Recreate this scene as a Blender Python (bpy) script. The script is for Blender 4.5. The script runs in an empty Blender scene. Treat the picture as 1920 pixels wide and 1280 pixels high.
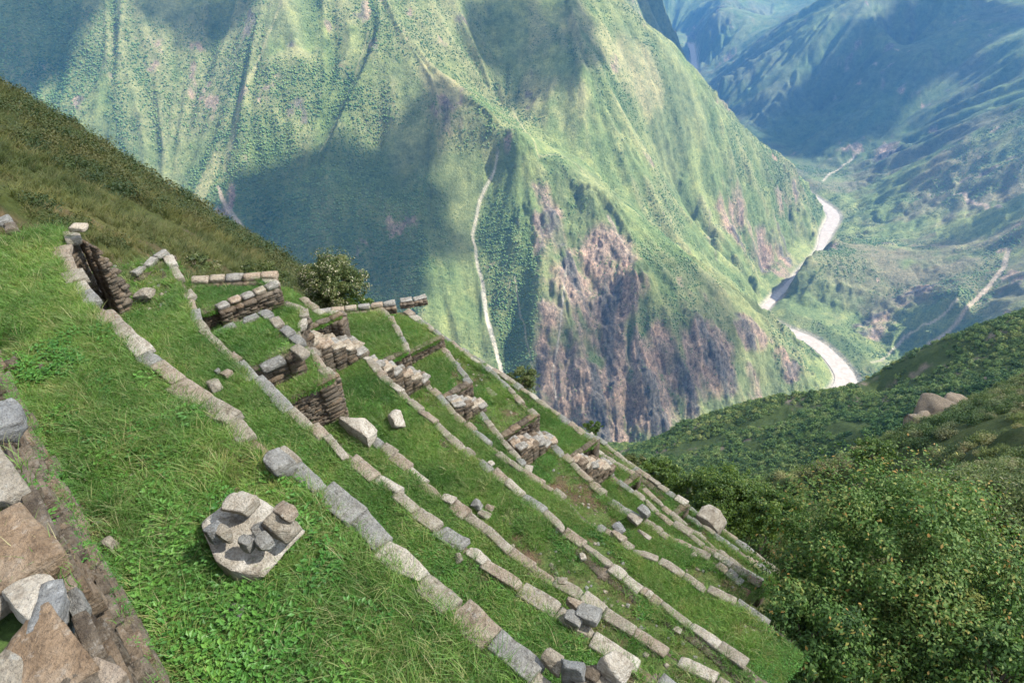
import bpy, math, random
import numpy as np
R = math.radians
rng = np.random.default_rng(7)
random.seed(7)
S = bpy.context.scene
C = S.collection

# ---------------------------------------------------------------- camera, sky, sun, exposure
cam_d = bpy.data.cameras.new("camera"); cam = bpy.data.objects.new("camera", cam_d); C.objects.link(cam)
cam_d.lens = 24; cam_d.sensor_width = 36; cam_d.clip_start = 0.05; cam_d.clip_end = 40000
cam.location = (0, 0, 0)
cam.rotation_euler = (math.atan2(.8, .6), 0, 0)
S.camera = cam
SUN_EL, SUN_AZ = R(50), R(83)          # azimuth clockwise from +Y (the way the camera looks)
sd = np.array([math.cos(SUN_EL) * math.sin(SUN_AZ), math.cos(SUN_EL) * math.cos(SUN_AZ), math.sin(SUN_EL)])
w_ = bpy.data.worlds.new("World"); S.world = w_; w_.use_nodes = True
nt = w_.node_tree; nt.nodes.clear()
sky = nt.nodes.new("ShaderNodeTexSky"); sky.sky_type = 'NISHITA'; sky.sun_disc = False
sky.sun_elevation = SUN_EL; sky.sun_rotation = SUN_AZ; sky.altitude = 3000
bg = nt.nodes.new("ShaderNodeBackground"); bg.inputs[1].default_value = 0.09
out = nt.nodes.new("ShaderNodeOutputWorld")
# broken white clouds added to the unseen sky to make its light less blue
tcw = nt.nodes.new("ShaderNodeTexCoord"); nw_ = nt.nodes.new("ShaderNodeTexNoise"); nw_.inputs['Scale'].default_value = 2.2; nw_.inputs['Detail'].default_value = 7; nw_.inputs['Roughness'].default_value = .6
nt.links.new(tcw.outputs['Generated'], nw_.inputs['Vector'])
rw_ = nt.nodes.new("ShaderNodeValToRGB"); rw_.color_ramp.elements[0].position = .40; rw_.color_ramp.elements[1].position = .58; nt.links.new(nw_.outputs['Fac'], rw_.inputs[0])
mw_ = nt.nodes.new("ShaderNodeMix"); mw_.data_type = 'RGBA'; mw_.inputs[7].default_value = (6.0, 6.2, 6.5, 1)
sx_ = nt.nodes.new("ShaderNodeSeparateXYZ"); nt.links.new(tcw.outputs['Generated'], sx_.inputs[0])
mr_ = nt.nodes.new("ShaderNodeMapRange"); mr_.inputs['From Min'].default_value = 0; mr_.inputs['From Max'].default_value = .12; nt.links.new(sx_.outputs['Z'], mr_.inputs[0])
mu_ = nt.nodes.new("ShaderNodeMath"); mu_.operation = 'MULTIPLY'; nt.links.new(rw_.outputs[0], mu_.inputs[0]); nt.links.new(mr_.outputs[0], mu_.inputs[1])
nt.links.new(mu_.outputs[0], mw_.inputs[0]); nt.links.new(sky.outputs[0], mw_.inputs[6]); nt.links.new(mw_.outputs[2], bg.inputs[0]); nt.links.new(bg.outputs[0], out.inputs[0])
sl = bpy.data.lights.new("sun", 'SUN'); sl.energy = 5.0; sl.angle = R(1.1); sl.color = (1, .96, .88)
sun = bpy.data.objects.new("sun", sl); C.objects.link(sun)
sun.rotation_euler = (math.pi / 2 - SUN_EL, 0, math.pi - SUN_AZ)
S.view_settings.view_transform = 'Standard'; S.view_settings.look = 'None'
S.view_settings.gamma = 1; S.view_settings.exposure = 1.97
cy = S.cycles
cy.use_denoising = True
cy.max_bounces = 5; cy.diffuse_bounces = 3; cy.glossy_bounces = 2; cy.transmission_bounces = 3
cy.transparent_max_bounces = 8; cy.volume_bounces = 0

# ---------------------------------------------------------------- helpers
def ray(px, py):                         # direction through a point of the 1920x1280 photograph
    v = (640 - py) / 1280
    return np.array([(px - 960) / 1280, .8 + .6 * v, -.6 + .8 * v])
def at(px, py, z):
    r = ray(px, py); return r * (z / r[2])
def atd(px, py, s):
    return ray(px, py) * s
DU = np.array([-.68, .7332]); DN = np.array([.7332, .68])    # along the terraces, and out from the hill
def toworld(u, w, z): return np.array([u * DU[0] + w * DN[0], u * DU[1] + w * DN[1], z])

def tag(o, label=None, cat=None, group=None, kind=None):
    if label: o['label'] = label
    if cat: o['category'] = cat
    if group: o['group'] = group
    if kind: o['kind'] = kind
    return o

def mk(name, V, F, mat=None, parent=None, smooth=False, loc=None, attrs=None):
    V = np.asarray(V, dtype=np.float64)
    me = bpy.data.meshes.new(name)
    if isinstance(F, np.ndarray):
        k = F.shape[1]; n = len(F)
        me.vertices.add(len(V)); me.vertices.foreach_set("co", V.astype(np.float32).ravel())
        me.loops.add(n * k); me.polygons.add(n)
        me.loops.foreach_set("vertex_index", F.astype(np.int32).ravel())
        me.polygons.foreach_set("loop_start", np.arange(0, n * k, k, dtype=np.int32))
        me.update(calc_edges=True)
    else:
        me.from_pydata([tuple(v) for v in V], [], [tuple(f) for f in F])
    if attrs:
        for an, (typ, dat) in attrs.items():
            a = me.attributes.new(an, typ, 'POINT')
            if typ == 'FLOAT_COLOR':
                d4 = np.ones((len(V), 4), np.float32); d4[:, :3] = dat
                a.data.foreach_set("color", d4.ravel())
            elif typ == 'FLOAT_VECTOR':
                a.data.foreach_set("vector", np.asarray(dat, np.float32).ravel())
            else:
                a.data.foreach_set("value", np.asarray(dat, np.float32 if typ == 'FLOAT' else np.int32))
    if smooth: me.polygons.foreach_set("use_smooth", [True] * len(me.polygons))
    if mat: me.materials.append(mat)
    o = bpy.data.objects.new(name, me); C.objects.link(o)
    if parent: o.parent = parent
    if loc is not None: o.location = tuple(loc)
    return o

def empty(name, loc=(0, 0, 0)):
    o = bpy.data.objects.new(name, None); o.location = tuple(loc); o.empty_display_size = .1
    C.objects.link(o); return o

class MB:
    def __init__(s): s.V = []; s.F = []; s.n = 0
    def add(s, V, F):
        s.V.append(np.asarray(V, float)); s.F.append(np.asarray(F, int) + s.n); s.n += len(V)
    def data(s): return np.concatenate(s.V), np.concatenate(s.F)

# value noise ---------------------------------------------------------------
_T = np.random.default_rng(3).random((16, 256, 256)).astype(np.float32)
def n2(x, y, seed=0):
    t = _T[seed % 16]
    xi = np.floor(x); yi = np.floor(y); fx = x - xi; fy = y - yi
    fx = fx * fx * (3 - 2 * fx); fy = fy * fy * (3 - 2 * fy)
    xi = xi.astype(int) & 255; yi = yi.astype(int) & 255; x1 = (xi + 1) & 255; y1 = (yi + 1) & 255
    return (t[yi, xi] * (1 - fx) + t[yi, x1] * fx) * (1 - fy) + (t[y1, xi] * (1 - fx) + t[y1, x1] * fx) * fy
def sstep(a, b, x): t = np.clip((x - a) / (b - a), 0, 1); return t * t * (3 - 2 * t)
def fbm(x, y, o=4, seed=0, g=.5):
    s = 0; a = 1; tot = 0
    for i in range(o):
        s = s + a * n2(x * 2 ** i + 17.3 * i, y * 2 ** i - 9.1 * i, seed + i); tot += a; a *= g
    return s / tot
def n3(P, f, seed=0):
    x, y, z = P[..., 0] * f, P[..., 1] * f, P[..., 2] * f
    return (n2(x + z * .7, y - z * .4, seed) + n2(y + 31.7 + x * .3, z * 1.1 + 7, seed + 1) + n2(z - 11.1, x + y * .25 + 5, seed + 2)) / 3

# materials -------------------------------------------------------------------
def newmat(name):
    m = bpy.data.materials.new(name); m.use_nodes = True
    t = m.node_tree; t.nodes.clear()
    o = t.nodes.new("ShaderNodeOutputMaterial"); b = t.nodes.new("ShaderNodeBsdfPrincipled")
    t.links.new(b.outputs[0], o.inputs[0]); b.inputs['Roughness'].default_value = .85
    b.inputs['Specular IOR Level'].default_value = .25
    return m, t, b
def nd(t, typ, **k):
    n = t.nodes.new(typ)
    for a, v in k.items(): setattr(n, a, v)
    return n
def noise(t, scale, detail=4, rough=.6, vec=None):
    n = nd(t, "ShaderNodeTexNoise"); n.inputs['Scale'].default_value = scale
    n.inputs['Detail'].default_value = detail; n.inputs['Roughness'].default_value = rough
    if vec: t.links.new(vec, n.inputs['Vector'])
    return n.outputs['Fac']
def ramp(t, fac, stops):
    r = nd(t, "ShaderNodeValToRGB"); e = r.color_ramp.elements
    while len(e) < len(stops): e.new(.5)
    for i, (p, c) in enumerate(stops):
        e[i].position = p; e[i].color = (*c, 1) if len(c) == 3 else c
    t.links.new(fac, r.inputs[0]); return r.outputs[0]
def mix(t, a, b, fac, typ='MIX'):
    m = nd(t, "ShaderNodeMix", data_type='RGBA', blend_type=typ)
    for s, v in ((6, a), (7, b)):
        if hasattr(v, 'is_linked'): t.links.new(v, m.inputs[s])
        else: m.inputs[s].default_value = (*v, 1)
    if hasattr(fac, 'is_linked'): t.links.new(fac, m.inputs[0])
    else: m.inputs[0].default_value = fac
    return m.outputs[2]
def bump(t, b, h, strength, dist):
    n = nd(t, "ShaderNodeBump"); n.inputs['Strength'].default_value = strength; n.inputs['Distance'].default_value = dist
    t.links.new(h, n.inputs['Height']); t.links.new(n.outputs[0], b.inputs['Normal'])

def rock_mat(name, c1, c2, c3, lich=(.42, .42, .38)):
    c1, c2, c3 = [tuple(np.array(c) * (.95, .96, .93)) for c in (c1, c2, c3)]
    m, t, b = newmat(name)
    tc = nd(t, "ShaderNodeTexCoord"); obj = tc.outputs['Object']
    mp = nd(t, "ShaderNodeMapping"); t.links.new(obj, mp.inputs[0]); mp.inputs['Scale'].default_value = (1, 1, 5)
    mp.inputs['Rotation'].default_value = (.2, .1, 0)
    isl = nd(t, "ShaderNodeNewGeometry").outputs['Random Per Island']
    base = ramp(t, noise(t, 5, 6, .65, obj), [(.3, c1), (.5, c2), (.72, c3)])
    strat = ramp(t, noise(t, 9, 5, .6, mp.outputs[0]), [(.34, (.42, .38, .34)), (.46, (.85, .83, .8)), (.6, (1, 1, 1))])
    col = mix(t, base, strat, .85, 'MULTIPLY')
    pr = ramp(t, isl, [(0, (.7, .68, .66)), (.5, (1, 1, 1)), (1, (1.15, 1.02, .9))])
    col = mix(t, col, pr, 1, 'MULTIPLY')
    lm = ramp(t, noise(t, 22, 5, .7, obj), [(.56, (0, 0, 0)), (.66, (1, 1, 1))])
    lf = nd(t, "ShaderNodeMath", operation='MULTIPLY'); t.links.new(lm, lf.inputs[0]); lf.inputs[1].default_value = .45
    col = mix(t, col, lich, lf.outputs[0])
    dk = ramp(t, noise(t, 60, 4, .7, obj), [(.35, (.45, .42, .4)), (.5, (1, 1, 1))])
    col = mix(t, col, dk, .6, 'MULTIPLY')
    t.links.new(col, b.inputs['Base Color'])
    h = nd(t, "ShaderNodeMath", operation='ADD')
    t.links.new(noise(t, 14, 8, .7, mp.outputs[0]), h.inputs[0]); t.links.new(noise(t, 40, 5, .7, obj), h.inputs[1])
    bump(t, b, h.outputs[0], 1, .045)
    return m
ROCK = dict(
    grey=rock_mat("grey_schist", (.22, .215, .205), (.34, .335, .32), (.46, .45, .43)),
    tan=rock_mat("tan_stone", (.29, .245, .19), (.43, .38, .31), (.54, .49, .42)),
    pink=rock_mat("pinkish_stone", (.30, .225, .165), (.44, .36, .285), (.52, .45, .37)),
    orange=rock_mat("orange_stone", (.23, .15, .09), (.37, .26, .17), (.46, .37, .28), (.42, .37, .30)),
    white=rock_mat("pale_stone", (.46, .40, .33), (.62, .56, .48), (.74, .69, .62)),
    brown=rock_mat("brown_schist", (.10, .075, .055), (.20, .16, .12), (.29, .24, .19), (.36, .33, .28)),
    slab=rock_mat("slate_slab", (.21, .215, .22), (.31, .315, .32), (.42, .42, .42), (.50, .50, .48)),
)
def leaf_mat(name, cols, rough=.55, trans=.25, drift=0, rand='object'):
    m, t, b = newmat(name)
    oi = nd(t, "ShaderNodeObjectInfo")
    if rand == 'object': f = oi.outputs['Random']
    elif rand == 'island': f = nd(t, "ShaderNodeNewGeometry").outputs['Random Per Island']
    else:
        a = nd(t, "ShaderNodeAttribute"); a.attribute_name = rand; f = a.outputs['Fac']
    n = len(cols)
    c = ramp(t, f, [(i / (n - 1), cc) for i, cc in enumerate(cols)])
    if drift:
        c = mix(t, c, ramp(t, noise(t, drift, 4, .6, oi.outputs['Location']), [(.34, (.50, .66, .58)), (.48, (1, 1, 1)), (.62, (1.4, 1.22, 1.2))]), 1, 'MULTIPLY')
    t.links.new(c, b.inputs['Base Color']); b.inputs['Roughness'].default_value = rough
    tr = nd(t, "ShaderNodeBsdfTranslucent"); t.links.new(mix(t, c, (1.0, 1.25, .5), .8, 'MULTIPLY'), tr.inputs[0])
    ms = nd(t, "ShaderNodeMixShader"); ms.inputs[0].default_value = trans
    o = [x for x in t.nodes if x.type == 'OUTPUT_MATERIAL'][0]
    t.links.new(b.outputs[0], ms.inputs[1]); t.links.new(tr.outputs[0], ms.inputs[2]); t.links.new(ms.outputs[0], o.inputs[0])
    return m
M_grass = leaf_mat("grass_blades", [(.066, .15, .03), (.108, .22, .042), (.155, .27, .058), (.11, .18, .055), (.30, .30, .12)], .5, .35, .9)
M_grass_dry = leaf_mat("dry_grass", [(.16, .19, .06), (.30, .29, .13), (.45, .39, .22)], .6, .3)
M_weed = leaf_mat("weed_leaves", [(.04, .12, .02), (.065, .18, .03), (.10, .23, .04)], .45, .3, 1.2)
M_tuss = leaf_mat("tussock_grass", [(.042, .052, .014), (.075, .09, .025), (.115, .125, .036), (.06, .08, .025), (.16, .14, .06)], .7, .25, .25)
M_dshrub = leaf_mat("dark_shrub_leaves", [(.02, .04, .012), (.04, .06, .015), (.075, .07, .02)], .6, .2)
M_bushL = leaf_mat("hill_bush_leaves", [(.045, .075, .025), (.075, .11, .03), (.11, .145, .04), (.15, .17, .065), (.20, .18, .09)], .6, .25, .03)
M_far = leaf_mat("forest_crowns", [(.035, .068, .022), (.055, .10, .03), (.08, .125, .038)], .8, 0, .004)
M_mid = leaf_mat("ravine_crowns", [(.035, .07, .022), (.06, .11, .03), (.10, .16, .04), (.15, .19, .06)], .8, 0, .01)
M_crown = leaf_mat("tree_leaves", [(.022, .052, .01), (.045, .095, .018), (.08, .15, .028), (.14, .20, .06), (.20, .21, .05), (.32, .17, .05)], .65, .3, rand='tint')
M_crown2 = leaf_mat("yellow_green_leaves", [(.035, .07, .012), (.07, .12, .018), (.12, .18, .025), (.20, .24, .04)], .45, .3, rand='tint')
M_crown3 = leaf_mat("blossom_tree_leaves", [(.04, .06, .018), (.08, .11, .025), (.15, .15, .05), (.42, .37, .26)], .55, .2, rand='tint')
m_, t_, b_ = newmat("bark"); M_bark = m_
t_.links.new(ramp(t_, noise(t_, 20), [(.3, (.06, .045, .03)), (.7, (.2, .16, .12))]), b_.inputs['Base Color'])

# ---------------------------------------------------------------- the terrain: one height field through known points
CP = []
def line(pts, step):                     # pts are world points; resample so that the crease stays sharp
    for a, b in zip(pts[:-1], pts[1:]):
        a = np.array(a, float); b = np.array(b, float)
        n = max(1, int(np.hypot(*(b - a)[:2]) / step))
        for i in range(n): CP.append(a + (b - a) * i / n)
    CP.append(np.array(pts[-1], float))
def fp(px, py, d=0):                     # a point of the great slope across the canyon, d metres proud of its plane
    r = ray(px, py); return r * ((-2520 + d) / (r[2] - .841 * r[1]))
RIV = [(-2600, 1600), (-1900, 1420), (-1300, 1290), (-700, 1200), (-200, 1150), (200, 1180), (500, 1280), (800, 1420), (1000, 1590),
       (1130, 1740), (1150, 1830), (1113, 2000), (1010, 2080), (960, 2180), (1030, 2265), (1115, 2360), (1225, 2490), (1340, 2620), (1390, 2710),
       (1470, 2860), (1570, 3010), (1560, 3110), (1505, 3290), (1430, 3492), (1400, 3900), (1380, 4500), (1370, 5300), (1500, 5900), (1600, 6600)]
RW = [50] * 8 + [50, 38, 31, 27, 18, 12, 12, 12, 12, 13, 13, 26, 26, 30, 24, 20, 20, 20, 20, 20, 20, 20]
RW = (RW + [20] * 9)[:len(RIV)]
for _ in range(2):                       # round the bends
    a_, b_ = np.array(RIV, float), np.array(RW, float); q_ = np.empty((2 * len(a_) - 2, 2)); w2_ = np.empty(2 * len(a_) - 2)
    q_[0::2] = a_[:-1] * .75 + a_[1:] * .25; q_[1::2] = a_[:-1] * .25 + a_[1:] * .75; w2_[0::2] = b_[:-1] * .75 + b_[1:] * .25; w2_[1::2] = b_[:-1] * .25 + b_[1:] * .75
    RIV = [tuple(v) for v in q_]; RW = list(w2_)
line([(x, y, -1500) for x, y in RIV], 110)
R1 = [at(722, 40, -500), at(850, 165, -655), at(955, 235, -715), at(1000, 262, -750), at(1100, 345, -860), at(1200, 420, -980),
      at(1300, 485, -1090), at(1400, 560, -1210), at(1500, 655, -1360), at(1557, 722, -1490)]
line(R1, 60)
line([p + np.array([115, 150, -100.]) for p in R1[1:4]] + [R1[4] + (110, 150, -100), R1[5] + (100, 170, -95), R1[6] + (80, 190, -120),
      at(1395, 520, -1330) , at(1440, 562, -1500)], 90)
line([at(1000, -140, -300), at(1100, -50, -420), at(1170, 0, -500), atd(1240, 65, 2620), atd(1300, 120, 2700), atd(1400, 230, 2800), atd(1480, 310, 3050), atd(1535, 368, 3420)], 70)
for px, py, s in ((1170, 0, 2500), (1300, 120, 2700), (1400, 230, 2800), (1480, 310, 3050)):
    p = atd(px, py, s); CP.append(p + (-60, 330, -330)); 
for px, py, z in ((1450, 430, -1330),):
    CP.append(at(px, py, z))
line([at(1210, 140, -712), at(1245, 300, -990), at(1320, 400, -1185), at(1420, 520, -1400)], 80)     # rib of the sunny spur
line([at(1100, 130, -640), at(1170, 270, -850), at(1270, 390, -1065)], 80)
for x, y, z in ((-413, 3100, -250), (-1200, 3000, -250), (-2400, 3000, -200), (0, 3700, 0), (-1500, 4500, 200), (600, 4200, -300), (200, 6000, 100), (-2500, 6500, 300), (-3500, 2500, -100)):
    CP.append(np.array([x, y, z], float))
def rib(pts, d, step=80): line([fp(px, py, d if np.isscalar(d) else d[i]) for i, (px, py) in enumerate(pts)], step)
rib([(716, 75), (700, 110), (665, 180), (625, 290), (575, 400), (540, 480)], [20, 28, 32, 32, 32, 32])
rib([(725, 300), (705, 340), (668, 450), (650, 560)], [0, 18, 30, 30])
rib([(808, 340), (800, 400), (805, 500), (830, 620)], [0, 12, 18, 18])
rib([(690, 90), (645, 160), (600, 240), (555, 330), (520, 420)], [-5, -20, -28, -28, -28])
rib([(700, 260), (660, 330), (625, 440), (600, 560)], -22)
rib([(770, 330), (735, 440), (740, 560)], -20)
rib([(945, 250), (925, 300), (895, 370), (885, 430), (900, 500), (910, 570), (935, 660), (960, 740)], [-5, -20, -32, -38, -38, -38, -35, -30], 60)
rib([(1000, 275), (985, 400), (990, 500), (1010, 600)], 22)
rib([(1010, 300), (1040, 380), (1060, 470), (1080, 560), (1100, 700)], [-5, -12, -5, 5, 10])
rib([(1080, 370), (1110, 450), (1120, 560), (1140, 700)], [-38, -42, -40, -35])
rib([(530, 0), (505, 120), (470, 230), (420, 320), (385, 380)], 28)
rib([(330, 20), (325, 130), (300, 250), (330, 330)], -26)
rib([(150, 0), (190, 100), (200, 220)], 28)
rib([(60, 0), (90, 90), (120, 160)], -28)
rib([(430, 0), (400, 110), (380, 220), (350, 330)], -10)
rib([(600, 0), (590, 90), (570, 180), (520, 280)], -14)
rib([(0, 60), (0, 200), (200, 400), (450, 560)], 0)
CP += [at(1210, 520, -1040), at(1290, 595, -1175), at(1370, 690, -1325), at(1430, 745, -1440)]
line([at(1210, 520, -1040), at(1290, 595, -1175), at(1370, 690, -1325), at(1430, 745, -1435)], 60)
line([at(1230, 580, -1150), at(1240, 680, -1260), at(1270, 760, -1350)], 70)
CP += [at(1200, 700, -1235), at(1100, 800, -1350), at(1300, 760, -1370)]
line([at(1462, 552, -1455), at(1490, 512, -1395), at(1525, 474, -1375), at(1560, 458, -1375), at(1600, 450, -1385), at(1700, 468, -1330), at(1800, 460, -1270), at(1870, 440, -1190), at(1920, 420, -1130)], 70)
for px, py, z in ((1600, 450, -1400), (1700, 468, -1330), (1800, 460, -1270), (1900, 425, -1150)): CP.append(at(px, py, z) + (60, 130, -55))
line([at(1700, 560, -1375), at(1580, 590, -1470)], 90)
line([at(1900, 470, -1190), at(1850, 560, -1260), at(1790, 610, -1330), at(1730, 655, -1420)], 70)
CP += [at(1800, 545, -1250), at(1800, 650, -1340), at(1900, 560, -1170), np.array([2300, 2000, -760.]), np.array([2900, 2700, -520.]), np.array([1500, 1250, -1150.]), np.array([3800, 3300, -300.]), np.array([2100, 1200, -800.]), np.array([1100, 900, -850.])]
line([at(1510, 273, -1440), at(1570, 239, -1340), at(1634, 197, -1230), at(1698, 145, -1110), at(1741, 103, -1010), at(1766, 81, -970), at(1900, -20, -780)], 90)
line([at(1790, 130, -1060), at(1700, 240, -1290), at(1620, 320, -1440), at(1550, 365, -1499)], 90)
CP += [at(1920, 80, -880), at(1920, 200, -1000), at(1920, 330, -1120), at(1750, 330, -1260), at(1750, 430, -1345), at(1620, 400, -1440), at(1850, 230, -1080), at(1680, 380, -1370)]
line([at(1352, 141, -1330), at(1399, 115, -1240), at(1442, 94, -1150), at(1510, 43, -980), at(1591, 4, -860), at(1700, -60, -680)], 110)
line([at(1440, 180, -1330), at(1484, 107, -1160), at(1527, 73, -1050), at(1634, 34, -900)], 120)
CP += [np.array([1900, 4200, -1350.]), np.array([2400, 4430, -1090.]), np.array([3000, 5200, -500.]), np.array([1900, 5600, -1200.]), np.array([2400, 5500, -1000.])]
line([at(1280, 81, -1400), at(1330, 38, -1200), at(1356, 111, -1400)], 120)
line([at(1330, 38, -1200), at(1345, 10, -1190), at(1380, -20, -1150)], 120)
CP += [at(1200, 0, -1250), at(1450, 0, -1230), at(1250, 40, -1400), at(1420, 60, -1380), at(1540, 0, -1150)]
CP += [np.array(p, float) for p in ((1000, 9000, -300), (3000, 9000, -200), (1700, 8000, -750), (5000, 6000, 0), (-2500, 9500, 500), (1500, 6600, -1480))]
# near hills: the wooded spur, the bushy slope at the right, the grassy slope at the left
N1 = [(1130, 880, 700), (1200, 835, 680), (1290, 780, 660), (1350, 768, 650), (1420, 748, 640), (1500, 752, 630), (1560, 742, 620), (1640, 712, 610), (1700, 690, 600), (1800, 643, 600), (1920, 592, 600), (2100, 530, 620)]
line([atd(*p) for p in N1], 40)
for px, py, s in N1[:]: CP.append(atd(px, py, s) + (60, 130, -150))
for p in ((1250, 872, 560), (1350, 890, 520), (1450, 905, 480), (1600, 830, 470), (1750, 760, 450), (1920, 690, 450)): CP.append(atd(*p))
line([atd(1330, 772, 650), atd(1350, 820, 590), atd(1370, 870, 530)], 40)
line([atd(1700, 700, 600), atd(1620, 780, 520)], 40)
line([atd(1460, 925, 95), atd(1560, 865, 110), atd(1640, 832, 120), atd(1700, 805, 128), atd(1780, 775, 132), atd(1920, 708, 140), atd(2100, 640, 150)], 9)
for px, py, s in ((1460, 925, 95), (1560, 865, 110), (1700, 805, 128), (1920, 708, 140)):
    for k in ((18, 32, -52), (60, 110, -130)): CP.append(atd(px, py, s) + k)
for p in ((1400, 965, 105), (1300, 940, 120), (1200, 950, 140), (1395, 1010, 78), (1300, 900, 300), (1200, 900, 330), (1400, 930, 260)): CP.append(atd(*p))
for p in ((1900, 900, 50), (1900, 800, 80), (1700, 900, 70), (1520, 1000, 52), (1440, 990, 62), (2200, 900, 45), (2300, 750, 90)): CP.append(atd(*p))
HL = [(0, 180, 37), (100, 225, 37), (230, 308, 39), (330, 386, 41), (450, 446, 43), (560, 512, 44)]
line([atd(*p) for p in HL], 3)
for p in HL:
    for k in ((3, 12, -20), (7, 26, -55), (40, 130, -190)): CP.append(atd(*p) + k)
CP.append(atd(-150, 80, 38)); CP.append(atd(-150, 80, 38) + (7, 26, -50)); CP.append(atd(-400, -60, 40)); CP.append(np.array([-75, 30, 8.])); CP.append(np.array([-36, 22, 1.])); CP.append(np.array([-60, 80, -75.])); CP.append(np.array([-90, 80, -60.])); CP.append(np.array([-15, 5, 2.])); CP.append(np.array([-40, -20, 25.]))
for p in ((0, 300, 20), (150, 330, 24), (0, 400, 13), (150, 405, 15.5), (300, 440, 19), (450, 505, 24), (560, 540, 26), (360, 515, 15.5)): CP.append(atd(*p))
def zhill(w): return -4.3 - 1.02 * w if w < 0 else (-5.2 - .25 * w if w < 1.3 else (-5.6 - .98 * (w - 1.4) if w < 11 else -15 - 1.35 * (w - 11)))
for u in (0, 3, 6, 9, 11):
    for w in (1.0, 3, 5, 7, 9, 11): CP.append(toworld(u, w, zhill(w) - .55))
for u in (-6, 0, 6): CP.append(toworld(u, -1.5, -3)); CP.append(toworld(u, -8, 4))
for u in (-8, -3, 2, 7, 12):
    for w in (13, 17): CP.append(toworld(u, w, zhill(w) - .4))
for u in (-6, -3):
    for w in (2, 6, 9): CP.append(toworld(u, w, zhill(w) - .3))
CP.append(toworld(13, 8.5, -13.6)); CP.append(toworld(15, 6, -10.5)); CP.append(toworld(14, 3.5, -7.6)); CP.append(toworld(14.5, 1, -5.0))
for w in (25, 40, 80, 160, 320, 600): CP.append(toworld(w * .25, w, zhill(w) - 3 - w * .03)); CP.append(toworld(w * 1.2, w, zhill(w) - 3 - w * .03))
CP.append(np.array([-60, -60, 60.])); CP.append(np.array([80, -60, -10.])); CP.append(np.array([-600, -300, 500.])); CP.append(np.array([-1500, 300, 300.])); CP.append(np.array([900, -300, -300.]))
CP.append(np.array([-500, 500, -450.])); CP.append(np.array([-1200, 700, -500.]))
P = np.array(CP)
# thin out coincident control points
key = {}
for p in P:
    r = math.hypot(p[0], p[1]); q = 2. ** math.floor(math.log2(max(.5, r * .008))); key.setdefault((q, round(p[0] / q), round(p[1] / q)), p)
P = np.array(list(key.values()))
def kern(r): return r
Dm = np.hypot(P[:, 0:1] - P[:, 0], P[:, 1:2] - P[:, 1])
N = len(P)
A_ = np.zeros((N + 3, N + 3)); A_[:N, :N] = kern(Dm); A_[:N, N] = 1; A_[:N, N + 1:] = P[:, :2] / 1000; A_[N, :N] = 1; A_[N + 1:, :N] = P[:, :2].T / 1000
sol = np.linalg.solve(A_, np.concatenate([P[:, 2], np.zeros(3)]))
wts = sol[:N].astype(np.float32); pl = sol[N:]
PX = P[:, 0].astype(np.float32); PY = P[:, 1].astype(np.float32)
def H0(x, y):
    sh = np.shape(x); x = np.ravel(x).astype(np.float32); y = np.ravel(y).astype(np.float32)
    o = np.empty(len(x))
    for i in range(0, len(x), 20000):
        dx = x[i:i + 20000, None] - PX; dy = y[i:i + 20000, None] - PY
        o[i:i + 20000] = np.sqrt(dx * dx + dy * dy) @ wts
    return (o + pl[0] + pl[1] * x / 1000 + pl[2] * y / 1000).reshape(sh)
def hit(px, py, s0=300, s1=8000, n=500):  # where the line of sight meets the terrain
    s = np.geomspace(s0, s1, n); r = ray(px, py); q = r[None] * s[:, None]
    h = H0(q[:, 0], q[:, 1]); b = np.nonzero(q[:, 2] < h)[0]
    i = b[0] if len(b) else n - 1
    return q[i]
# regular grids of the far land: base height, downhill ribs
GX0, GX1, GY0, GY1, G = -3400, 5200, 600, 9600, 20.
gx = np.arange(GX0, GX1, G); gy = np.arange(GY0, GY1, G)
XX, YY = np.meshgrid(gx, gy); ZB = H0(XX, YY)
def samp(grid, x, y, g=G):
    fx = np.clip((x - GX0) / g, 0, grid.shape[1] - 1.001); fy = np.clip((y - GY0) / g, 0, grid.shape[0] - 1.001)
    i = fx.astype(int); j = fy.astype(int); a = fx - i; b = fy - j
    return (grid[j, i] * (1 - a) + grid[j, i + 1] * a) * (1 - b) + (grid[j + 1, i] * (1 - a) + grid[j + 1, i + 1] * a) * b
Zs = ZB.copy()
for _ in range(6): Zs[1:-1, 1:-1] = (Zs[1:-1, 1:-1] + Zs[:-2, 1:-1] + Zs[2:, 1:-1] + Zs[1:-1, :-2] + Zs[1:-1, 2:]) / 5
gyv, gxv = np.gradient(Zs, G); gm = np.hypot(gxv, gyv) + 1e-4
GXn = gxv / gm; GYn = gyv / gm
G2 = 10.
hx = np.arange(GX0, GX1, G2); hy = np.arange(GY0, GY1, G2); HX, HY = np.meshgrid(hx, hy)
def lic(fun, L, n):
    acc = fun(HX, HY)
    for sgn in (1, -1):
        x = HX.copy(); y = HY.copy()
        for _ in range(n):
            x = x + sgn * samp(GXn, x, y) * L / n; y = y + sgn * samp(GYn, x, y) * L / n
            acc = acc + fun(x, y)
    return acc / (2 * n + 1)
l1 = lic(lambda x, y: n2(x / 70, y / 70, 1), 330, 7); l2 = lic(lambda x, y: n2(x / 28, y / 28, 2), 140, 6)
def norm(a): return (a - a.mean()) / a.std()
l0 = norm(lic(lambda x, y: n2(x / 170, y / 170, 4), 700, 8)); l1 = norm(l1); l2 = norm(l2)
def sg(g, x, y): return samp(g, x, y, G2)
steep = np.clip(gm, 0, 1.2)
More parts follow.
